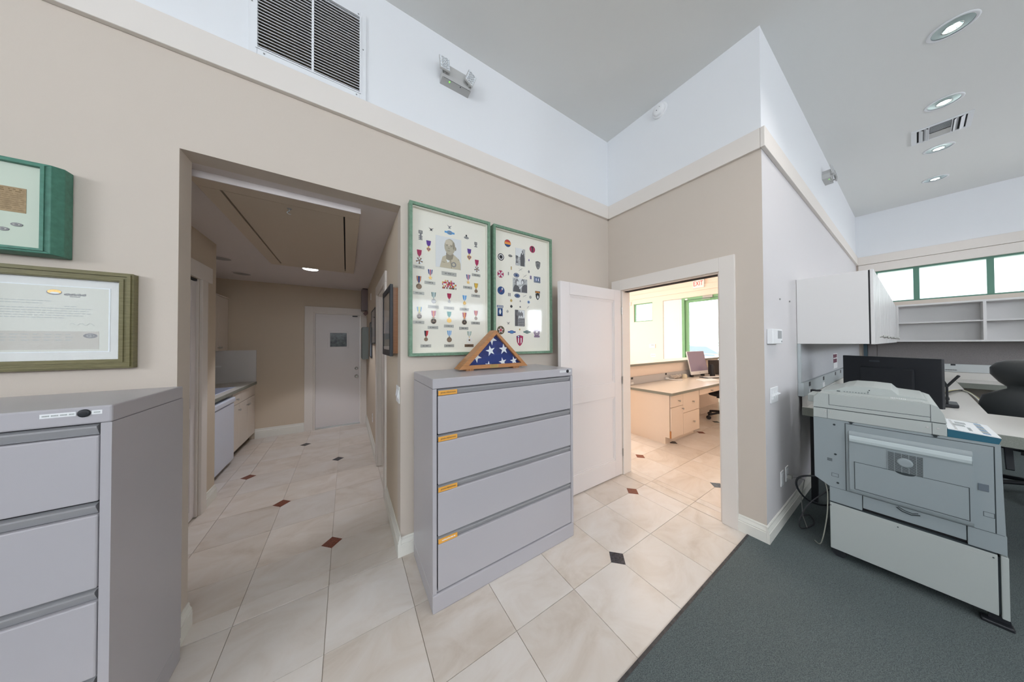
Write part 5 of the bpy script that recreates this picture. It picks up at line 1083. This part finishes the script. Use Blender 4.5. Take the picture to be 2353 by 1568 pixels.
# ================================================================ COPIER
cp = thing('photocopier', 'large grey and cream office photocopier on a wheeled cabinet, with teal edged control panel', 'photocopier', (2.800, 0.334, 0), rz=math.radians(1.86))
# local: x = depth away from the camera, y = -s where s runs towards the front of the machine
def PX_(pts): return [(-a, b) for a, b in pts]
L = dict(local=True)
def bx_(x0, x1, s0, s1, z0, z1): return MB().box(x0, x1, -s1, -s0, z0, z1)
bx_(0, 0.62, 0, 0.546, 0.062, 0.372).build('cabinet', COPYL, cp, 0.003, **L)
bx_(0.0005, 0.62, 0.002, 0.544, 0.3721, 0.380).build('cabinet_seam', SEAM, cp, **L)
bx_(-0.001, 0.62, 0.553, 0.573, 0.055, 0.372).build('cabinet_door', COPYL, cp, 0.003, **L)
bx_(0.01, 0.6, 0.546, 0.553, 0.07, 0.36).build('door_gap', SEAM, cp, **L)
MB().box(-0.0008, 0.0, -0.54, -0.005, 0.3525, 0.3535).build('fold_line', GREYP, cp, **L)
mb = MB()
for s_, z in ((0.004, 0.352), (0.26, 0.349), (0.535, 0.352)): mb.cyl((0, -s_, z), (-0.002, -s_, z), 0.003, n=8)
mb.build('rivet', SEAM, cp, **L)
for x in (0.05, 0.57):
    for s_ in (0.035, 0.55):
        MB().cyl((x-0.018, -s_, 0.030), (x+0.018, -s_, 0.030), 0.029, n=18).box(x-0.020, x+0.020, -s_-0.02, -s_+0.02, 0.03, 0.064).build('caster', BLACK, cp, **L)
MB().box(0.0, 0.05, -0.585, -0.50, 0.0045, 0.022).build('stabiliser_foot', BLACK, cp, 0.005, **L)
body = [(0.0, 0.380), (0.0, 0.468), (0.0, 0.475), (-0.066, 0.523), (-0.067, 0.940), (0.560, 0.940), (0.569, 0.55), (0.570, 0.380)]
body2 = [(0.0, 0.380), (0.133, 0.380), (0.133, 0.478), (0.0, 0.478)]
MB().prism(PX_([(0.0, 0.479), (-0.066, 0.523), (-0.067, 0.940), (0.560, 0.940), (0.5675, 0.479)]), 'x', 0, 0.62).build('body', COPY, cp, 0.003, **L)
bx_(0.0, 0.62, 0.0, 0.133, 0.380, 0.478).build('lower_panel', COPY, cp, 0.002, **L); bx_(0.0, 0.62, 0.470, 0.570, 0.380, 0.478).build('lower_panel', COPY, cp, 0.002, **L)
dwr = bx_(0.003, 0.62, 0.1355, 0.4675, 0.396, 0.476).build('paper_drawer', COPY, cp, 0.002, **L)
bx_(0.02, 0.60, 0.134, 0.469, 0.380, 0.395).build('drawer_gap', DARK, cp, **L)
MB().tube([(0.001, -0.257, 0.467), (-0.001, -0.275, 0.452), (-0.001, -0.305, 0.446), (0.001, -0.334, 0.456)], 0.0028, 6).tube([(0.001, -0.262, 0.472), (-0.001, -0.285, 0.460), (-0.001, -0.31, 0.456), (0.001, -0.328, 0.464)], 0.002, 6).build('grip', SEAM, dwr, **L)
# side cover with dark outline
def outline(x, s0, s1, z0, z1, t=0.0022, sides='lrtb'):
    mb = MB()
    if 'l' in sides: mb.box(x-0.0006, x, -s0-t, -s0, z0, z1)
    if 'r' in sides: mb.box(x-0.0006, x, -s1, -s1+t, z0, z1)
    if 't' in sides: mb.box(x-0.0006, x, -s1, -s0, z1-t, z1)
    if 'b' in sides: mb.box(x-0.0006, x, -s1, -s0, z0, z0+t)
    return mb
outline(0.0, 0.069, 0.545, 0.480, 0.926, 0.003, 'lrt').build('cover_outline', SEAM, cp, **L)
cov = bx_(-0.003, 0.0, 0.074, 0.541, 0.480, 0.921).build('side_cover', COPY, cp, 0.0015, **L)
# raised bypass unit with sloping lip
MB().prism([(-0.003, 0.885), (-0.020, 0.868), (-0.024, 0.835), (-0.018, 0.808), (-0.018, 0.505), (-0.013, 0.488), (-0.003, 0.480)], 'y', -0.487, -0.086).build('bypass_unit', COPY, cp, 0.005, **L)
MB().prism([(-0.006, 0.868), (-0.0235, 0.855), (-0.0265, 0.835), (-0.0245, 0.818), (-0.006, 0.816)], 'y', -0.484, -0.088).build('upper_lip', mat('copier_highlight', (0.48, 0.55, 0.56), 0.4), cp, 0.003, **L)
tr = outline(-0.0195, 0.105, 0.477, 0.512, 0.690, 0.002).build('tray_outline', SEAM, cp, **L)
bx_(-0.0205, -0.018, 0.108, 0.474, 0.515, 0.686).build('bypass_tray', COPY, cp, 0.001, **L)
# cooling fan grille: real blades with ring
fan = bx_(-0.0195, -0.0185, 0.230, 0.345, 0.690, 0.800).build('fan_recess', SEAM, cp, **L)
for i in range(22): bx_(-0.0215, -0.0195, 0.230, 0.345, 0.692+i*0.005, 0.6936+i*0.005).build('fan_louvre', COPY, cp, **L)
for s_ in (0.2285, 0.252, 0.276, 0.300, 0.324, 0.345): bx_(-0.0222, -0.019, s_, s_+0.002, 0.690, 0.802).build('fan_bar', COPY, cp, **L)
MB().lathe((-0.019, -0.288, 0.750), (-1, 0, 0), [(0.027, 0), (0.027, 0.004), (0.02, 0.0045)], 24).build('fan_hub', COPY, cp, **L)
MB().prism([(-0.288+0.033*math.cos(t), 0.690+0.014*math.sin(t)) for t in [math.pi + k*math.pi/10 for k in range(11)]], 'x', -0.0212, -0.0204).build('finger_slot', SEAM, cp, **L)
for i in range(4): bx_(-0.0008, 0.0, -0.008, 0.014, 0.653+i*0.005, 0.6555+i*0.005).build('vent_slot', SEAM, cp, **L)
outline(0.0, 0.010, 0.040, 0.552, 0.575, 0.0016).build('access_flap', SEAM, cp, **L)
bx_(-0.006, -0.003, 0.500, 0.528, 0.685, 0.722).build('latch', mat('latch_dark', (0.13, 0.16, 0.19), 0.5), cp, 0.002, **L)
outline(-0.003, 0.512, 0.541, 0.555, 0.580, 0.0016).build('latch_outline', SEAM, cp, **L)
bx_(-0.0005, 0.0, 0.0, 0.565, 0.4775, 0.479).build('body_seam', SEAM, cp, **L)
mb = MB()
for s_, z in ((0.025, 0.905), (0.028, 0.705), (0.036, 0.515)): mb.cyl((0, -s_, z), (-0.002, -s_, z), 0.006, n=10)
mb.build('screw', SEAM, cp, **L)
mb = MB()
for s_ in (0.095, 0.385): mb.cyl((0, -s_, 0.934), (-0.004, -s_, 0.934), 0.007, n=10).box(-0.004, 0, -s_-0.012, -s_+0.012, 0.9375, 0.9398)
mb.build('screw_cap', SEAM, cp, **L)
# scanner band
bx_(-0.004, 0.61, -0.067, 0.420, 0.941, 1.008).build('scanner_unit', COPYL, cp, 0.003, **L)
mb = MB()
for s_ in (-0.004, 0.376): mb.box(-0.0046, -0.004, -s_-0.0008, -s_+0.0008, 0.941, 1.006)
mb.build('scanner_seam', SEAM, cp, **L)
mb = MB()
for s_, z in ((-0.012, 0.988), (0.010, 0.988), (0.362, 0.978), (0.394, 0.978)): mb.lathe((-0.004, -s_, z), (-1, 0, 0), [(0.0055, 0), (0.0055, 0.001), (0.004, 0.0012)], 12)
mb.build('screw_cap', GREYP, cp, **L)
bx_(-0.002, 0.60, -0.065, 0.417, 1.008, 1.0125).build('lid_gap', SEAM, cp, **L)
MB().prism(PX_([(-0.066, 1.0125), (-0.066, 1.078), (-0.042, 1.112), (0.372, 1.112), (0.396, 1.100), (0.412, 1.060), (0.420, 1.0125)]), 'x', -0.004, 0.60).build('lid', COPYL, cp, 0.006, **L)
mb = MB(); mb.box(-0.0048, -0.004, -0.372, -0.004, 1.036, 1.0385).box(-0.0048, -0.004, -0.0048, -0.003, 1.036, 1.108).box(-0.0048, -0.004, -0.373, -0.3715, 1.014, 1.108)
mb.build('lid_seam', SEAM, cp, **L)
bx_(0.10, 0.30, -0.105, -0.067, 1.028, 1.082).build('lid_hinge', COPYL, cp, 0.006, **L)
# document feeder hump
MB().prism(PX_([(-0.03, 1.1125), (-0.02, 1.122), (0.026, 1.1300), (0.060, 1.152), (0.100, 1.1645), (0.180, 1.1655), (0.2495, 1.1600), (0.272, 1.1300), (0.36, 1.122), (0.37, 1.1125)]), 'x', 0.12, 0.585).build('document_feeder', COPYL, cp, 0.005, **L)
MB().prism(PX_([(0.0, 1.1125), (0.015, 1.1165), (0.345, 1.1165), (0.36, 1.1125)]), 'x', 0.012, 0.118).build('feeder_tray', COPYL, cp, 0.002, **L)
mb = MB().cyl((0.1185, -0.165, 1.145), (0.1155, -0.165, 1.145), 0.003, n=8).cyl((0.1185, -0.160, 1.133), (0.1155, -0.160, 1.133), 0.003, n=8).box(0.1175, 0.12, -0.045, -0.03, 1.120, 1.125)
for k in range(9): mb.box(0.1180, 0.1195, -0.06-k*0.012, -0.066-k*0.012, 1.122, 1.1245)
mb.build('feeder_marks', SEAM, cp, **L)
mb = MB()
for k in range(9): mb.box(0.04, 0.09, -0.245-k*0.006, -0.2475-k*0.006, 1.1165, 1.1195)
mb.build('page_guide_ribs', COPYW, cp, **L)
# control panel
MB().prism(PX_([(0.4205, 0.941), (0.556, 0.941), (0.5625, 0.968), (0.556, 0.972), (0.4205, 0.984)]), 'x', -0.002, 0.34).build('control_panel', TEAL, cp, 0.002, **L)
up_ = Vector((0, -0.1355, -0.012)).normalized(); 
pn_ = MB().prism(PX_([(0.4215, 0.9845), (0.4215, 0.989), (0.562, 0.9765), (0.562, 0.9725)]), 'x', -0.003, 0.345).build('key_panel', COPYW, cp, 0.001, **L)
def key(x, s_, w_, h_, M_, nm):
    z = 0.989-(s_-0.4215)*0.0125/0.1405+0.0008
    MB().obox((x, -s_, z), (w_/2, 0, 0), (0, h_/2, h_/2*0.089), (0, 0, 0.0006)).build(nm, M_, pn_, **L)
key(0.17, 0.465, 0.055, 0.035, LCD, 'touch_screen'); key(0.25, 0.475, 0.05, 0.032, LCD, 'touch_screen')
for i in range(9): key(0.03+i*0.034, 0.448, 0.018, 0.007, GREYP, 'key')
for i in range(10): key(0.03+i*0.031, 0.530, 0.020, 0.020, LCD if i % 3 else mat('key_blue', (0.15, 0.3, 0.5), 0.5), 'key')
for i in range(4): key(0.05+0.025*i, 0.49, 0.014, 0.010, LCD, 'key')
tag(MB().tube(smooth([(2.83, 0.36, 0.50), (2.815, 0.345, 0.42), (2.81, 0.35, 0.25), (2.83, 0.38, 0.05), (2.9, 0.42, 0.012)]), 0.003, 6).build('thin_wire', mat('wire_pale', (0.35, 0.35, 0.30), 0.6)), 'thin pale wire hanging down the back corner of the copier', 'wire')

# ================================================================ RECEPTION
dk = thing('reception_desk', 'cream reception desk cabinet with knobbed drawers, seen through the open door', 'desk', (4.7, 2.2, 0))
MB().box(3.880, 4.74, 1.905, 2.596, 0.105, 0.708).build('carcass', CABP, dk)
MB().prism([(1.905, 0.100), (1.965, 0.100), (1.965, 0.0), (2.596, 0.0), (2.596, 0.708), (1.905, 0.708)], 'x', 3.870, 3.888).build('end_panel', CABP, dk, 0.001)
MB().box(3.888, 4.74, 1.965, 2.59, 0, 0.105).build('toe_kick', CABP, dk)
def ff(nm, x0, x1, z0, z1, kx, kz):
    o = MB().box(x0, x1, 1.886, 1.904, z0, z1).build(nm, CABP, dk, 0.0015)
    MB().lathe((kx, 1.886, kz), (0, -1, 0), [(0.007, 0), (0.006, 0.014), (0.013, 0.019), (0.015, 0.026), (0.009, 0.031)], 14).build('knob', CHROME, o)
ff('drawer', 3.884, 4.228, 0.535, 0.700, 4.09, 0.612); ff('door', 3.884, 4.228, 0.095, 0.528, 4.195, 0.485)
ff('drawer', 4.234, 4.758, 0.410, 0.700, 4.53, 0.550); ff('drawer', 4.234, 4.758, 0.090, 0.403, 4.55, 0.240)
ff('pencil_drawer', 4.775, 5.580, 0.612, 0.700, 5.21, 0.650)
MB().box(4.76, 7.4, 1.905, 2.40, 0.62, 0.708).build('drawer_box', CABP, dk)
MB().box(3.872, 3.884, 1.888, 1.905, 0.098, 0.20).build('chipped_edge', mat('chipboard', (0.45, 0.20, 0.07), 0.8), dk)
MB().box(3.840, 7.60, 1.850, 2.598, 0.710, 0.748).build('desk_top', LAM, dk, 0.003)
MB().box(3.842, 7.598, 1.852, 2.598, 0.748, 0.750).build('desk_surface', mat('desk_surface_cream', (0.76, 0.70, 0.63), 0.22, spec=0.6), dk)
ws = S(MB().box(3.90, 7.60, 2.602, 2.70, 0, 1.063).build('wall_counter', PEACH))
rc = thing('cable_raceway', 'grey cable raceway behind the reception desk', 'raceway', (5.5, 2.59, 0.752))
MB().box(3.92, 7.55, 2.575, 2.600, 0.752, 0.880).build('channel', mat('raceway_mid', (0.50, 0.50, 0.51), 0.4), rc, 0.002)
for x in (4.03, 5.12, 6.4): MB().box(x-0.028, x+0.028, 2.5735, 2.575, 0.845, 0.88).build('cable_port', BLACK, rc)
for x in (4.03, 5.14): MB().box(x-0.035, x+0.035, 2.570, 2.575, 0.762, 0.80).build('socket', WHITEP, rc)
lg = thing('counter_ledge', 'raised pale counter ledge along the reception desk', 'counter', (5.6, 2.75, 1.065))
MB().box(3.86, 7.72, 2.540, 2.95, 1.065, 1.100).build('ledge_top', LAM, lg, 0.003); MB().box(3.862, 7.718, 2.542, 2.948, 1.100, 1.102).build('ledge_surface', LAMTOP, lg)
# all-in-one computer, tilted back
im = thing('computer', 'slim all-in-one computer with lilac reflections on its tilted screen, on the reception desk', 'computer', (6.1, 2.48, 0.75))
b0, b1_ = Vector((5.86, 2.455, 0.80)), Vector((6.50, 2.405, 0.80)); ax = (b1_-b0)/2; up_ = Vector((0, 0.045, 0.235)); c0 = (b0+b1_)/2 + up_; nn = ax.cross(up_).normalized()*0.010
if nn.y > 0: nn = -nn
MB().obox(c0, ax, up_, nn).build('shell', WHITEP, im, 0.003)
MB().obox(c0 + up_*0.13 + nn*1.06, ax*0.985, up_*0.85, nn*0.06).build('screen', SCREENP, im)
MB().obox(c0 - up_*0.865 + nn*1.08, ax*0.03, up_*0.045, nn*0.05).build('emblem', GREYP, im)
MB().obox(c0 - nn*6 - up_*0.9, ax*0.3, (0, 0.04, 0), (0, 0, 0.003)).obox(c0 - nn*3.0 - up_*0.5, ax*0.28, up_*0.5, nn*0.4).build('stand', SILVER, im)
MB().box(5.93, 5.98, 2.46, 2.52, 0.7505, 0.795).box(6.36, 6.41, 2.43, 2.49, 0.7505, 0.795).build('foot', BLACK, im)
m2 = thing('monitor', 'black monitor facing away on the reception desk, right of the all-in-one computer', 'monitor', (6.9, 2.3, 0.75))
MB().obox((6.88, 2.28, 0.925), (0.33, -0.13, 0), (0.006, 0.014, 0), (0, 0, 0.150)).build('back_shell', mat('black_mesh', (0.025, 0.022, 0.022), 0.6, bump=0.4, bscale=120), m2, 0.005)
MB().lathe((6.90, 2.33, 0.7505), (0, 0, 1), [(0.10, 0), (0.10, 0.008), (0.03, 0.012), (0.025, 0.10)], 20).build('stand', BLACK, m2)
sp = thing('speaker', 'small black desk speaker between the two reception screens', 'speaker', (6.45, 2.30, 0.75))
MB().loft([(0.7505, 6.43, 2.30, 0.035, 0.045), (0.78, 6.43, 2.30, 0.04, 0.045), (0.95, 6.43, 2.31, 0.03, 0.04), (0.99, 6.43, 2.31, 0.018, 0.03)], 16).build('body', BLACK, sp)
tag(MB().obox((5.72, 2.12, 0.7535), (0.20, -0.06, 0), (0.09, 0.10, 0), (0, 0, 0.003)).build('paper_sheet', FLAGW), 'white sheet of paper lying on the reception desk', 'paper')
kb = thing('keyboard', 'white keyboard on a black tray, on the reception desk', 'keyboard', (6.1, 2.2, 0.75))
MB().obox((6.22, 2.19, 0.757), (0.26, -0.09, 0), (0.03, 0.09, 0), (0, 0, 0.005)).build('tray', BLACK, kb, 0.002)
kk = MB().obox((6.22, 2.19, 0.766), (0.21, -0.073, 0), (0.018, 0.055, 0), (0, 0, 0.004)).build('deck', WHITEP, kb, 0.002)
tag(knot((5.38, 2.52, 0.757), (0.22, 0.03, 0.085), 26, 0.0045, 21, None).build('white_cables', mat('cable_offwhite', (0.72, 0.66, 0.60), 0.6)), 'tangle of white cables on the reception desk left of the computer', 'cable')
tag(MB().tube(smooth([(5.12, 2.568, 0.780), (5.10, 2.50, 0.775), (5.18, 2.42, 0.762), (5.28, 2.36, 0.7605)]), 0.009, 8).box(5.09, 5.15, 2.535, 2.57, 0.765, 0.795).build('white_adapter', WHITEP), 'white plug adapter and lead on the reception desk by the raceway', 'adapter')
tag(MB().loft([(0.7505, 5.68, 2.50, 0.05, 0.04), (0.80, 5.68, 2.50, 0.055, 0.045), (0.83, 5.68, 2.50, 0.03, 0.025)], 16).build('cream_ball', mat('cream_plastic', (0.72, 0.66, 0.50), 0.5)), 'rounded cream object among the white cables on the reception desk', 'desk accessory')
chair('office_chair', 'black mesh office chair tucked under the reception desk', (6.05, 1.96, 0), math.radians(100), mat('chair_mesh', (0.03, 0.03, 0.032), 0.8), leather=False)
# window wall of the reception
ex = thing('exit_sign', 'white exit sign with red letters above the glazed front door', 'exit sign', (8.16, 3.21, 2.98))
MB().box(8.130, 8.189, 3.075, 3.340, 2.955, 3.185).build('housing', WHITEP, ex, 0.004)
text('EXIT', 0.185, (8.1285, 3.213, 3.068), (0, -1, 0), (0, 0, 1), EXITR, ex, 'lettering', 0.001, sx=0.62)
t = thing('alarm_keypad', 'white alarm keypad on the wall left of the sidelight', 'keypad', (8.18, 4.52, 1.27)); MB().box(8.165, 8.189, 4.43, 4.61, 1.275, 1.40).build('case', WHITEP, t, 0.003); MB().box(8.1635, 8.165, 4.46, 4.55, 1.355, 1.375).build('display', LCD, t)
t = outlet('light_switch', 'white three-gang switch plate under the alarm keypad', 'x', 8.19, 4.50, 1.045, 0.15, 0.10)
for y in (4.46, 4.50, 4.54): MB().box(8.178, 8.184, y-0.008, y+0.008, 1.03, 1.06).build('toggle', GREYP, t)
t = tag(MB().box(8.150, 8.189, 5.24, 5.32, 2.70, 2.83).build('motion_sensor', WHITEP, bevel=0.004), 'small white motion sensor at the far left of the reception window wall', 'sensor')

# ================================================================ OUTSIDE
def car(label, x, y):
    t = thing('car', label, 'car', (x, y, -0.13)); z = -0.13
    side = [(-2.2, 0.32), (-2.25, 0.70), (-2.05, 0.92), (-1.05, 1.02), (-0.35, 1.46), (1.15, 1.50), (1.95, 1.05), (2.2, 0.95), (2.22, 0.35)]
    MB().prism([(y+a, z+b) for a, b in side], 'x', x, x+1.75).build('body', CARW, t, 0.05)
    MB().prism([(y+a, z+b) for a, b in [(-0.85, 1.06), (-0.30, 1.41), (0.35, 1.43), (0.35, 1.05)]], 'x', x-0.006, x+1.756).build('side_window', CARG, t)
    MB().prism([(y+a, z+b) for a, b in [(0.43, 1.05), (0.43, 1.43), (1.08, 1.44), (1.62, 1.08)]], 'x', x-0.006, x+1.756).build('side_window', CARG, t)
    for a in (-1.4, 1.4):
        for xx in (x+0.02, x+1.55): MB().cyl((xx-0.03, y+a, z+0.33), (xx+0.19, y+a, z+0.33), 0.33, n=24).build('wheel', TYRE, t)
    MB().box(x+0.1, x+1.65, y-0.3, y+1.1, z+1.53, z+1.56).build('roof_rack', CARG, t)
    MB().box(x-0.10, x, y-0.75, y-0.60, z+1.02, z+1.12).build('wing_mirror', CARW, t)
    return t
car('pale silver car parked outside the glazed front door', 11.5, 4.6)
bh = thing('neighbour_building', 'pale stucco building with a green eave beyond the high window', 'building', (20, -4, -0.13))
MB().box(17, 20, -16, 2.5, -0.13, 5.2).build('wall', BUILD, bh)
MB().box(16.9, 16.99, -1.0, 0.2, 2.9, 4.3).build('window', mat('far_window', (0.5, 0.58, 0.6), 0.3), bh); MB().box(16.85, 16.99, -1.15, 0.35, 4.3, 4.45).build('window_head', ROOFG, bh)
ev = S(MB().box(8.35, 9.0, -4.5, 7.2, 2.82, 2.95).build('trim_14', ROOFG))
MB().box(12.0, 12.1, -6.0, -1.2, 2.70, 2.84).box(12.0, 12.06, -6.0, -5.94, -0.13, 2.7).box(12.0, 12.06, -1.26, -1.2, -0.13, 2.7).build('awning_beam', ROOFG, bh)
# light levels: nothing here, see the top of the script
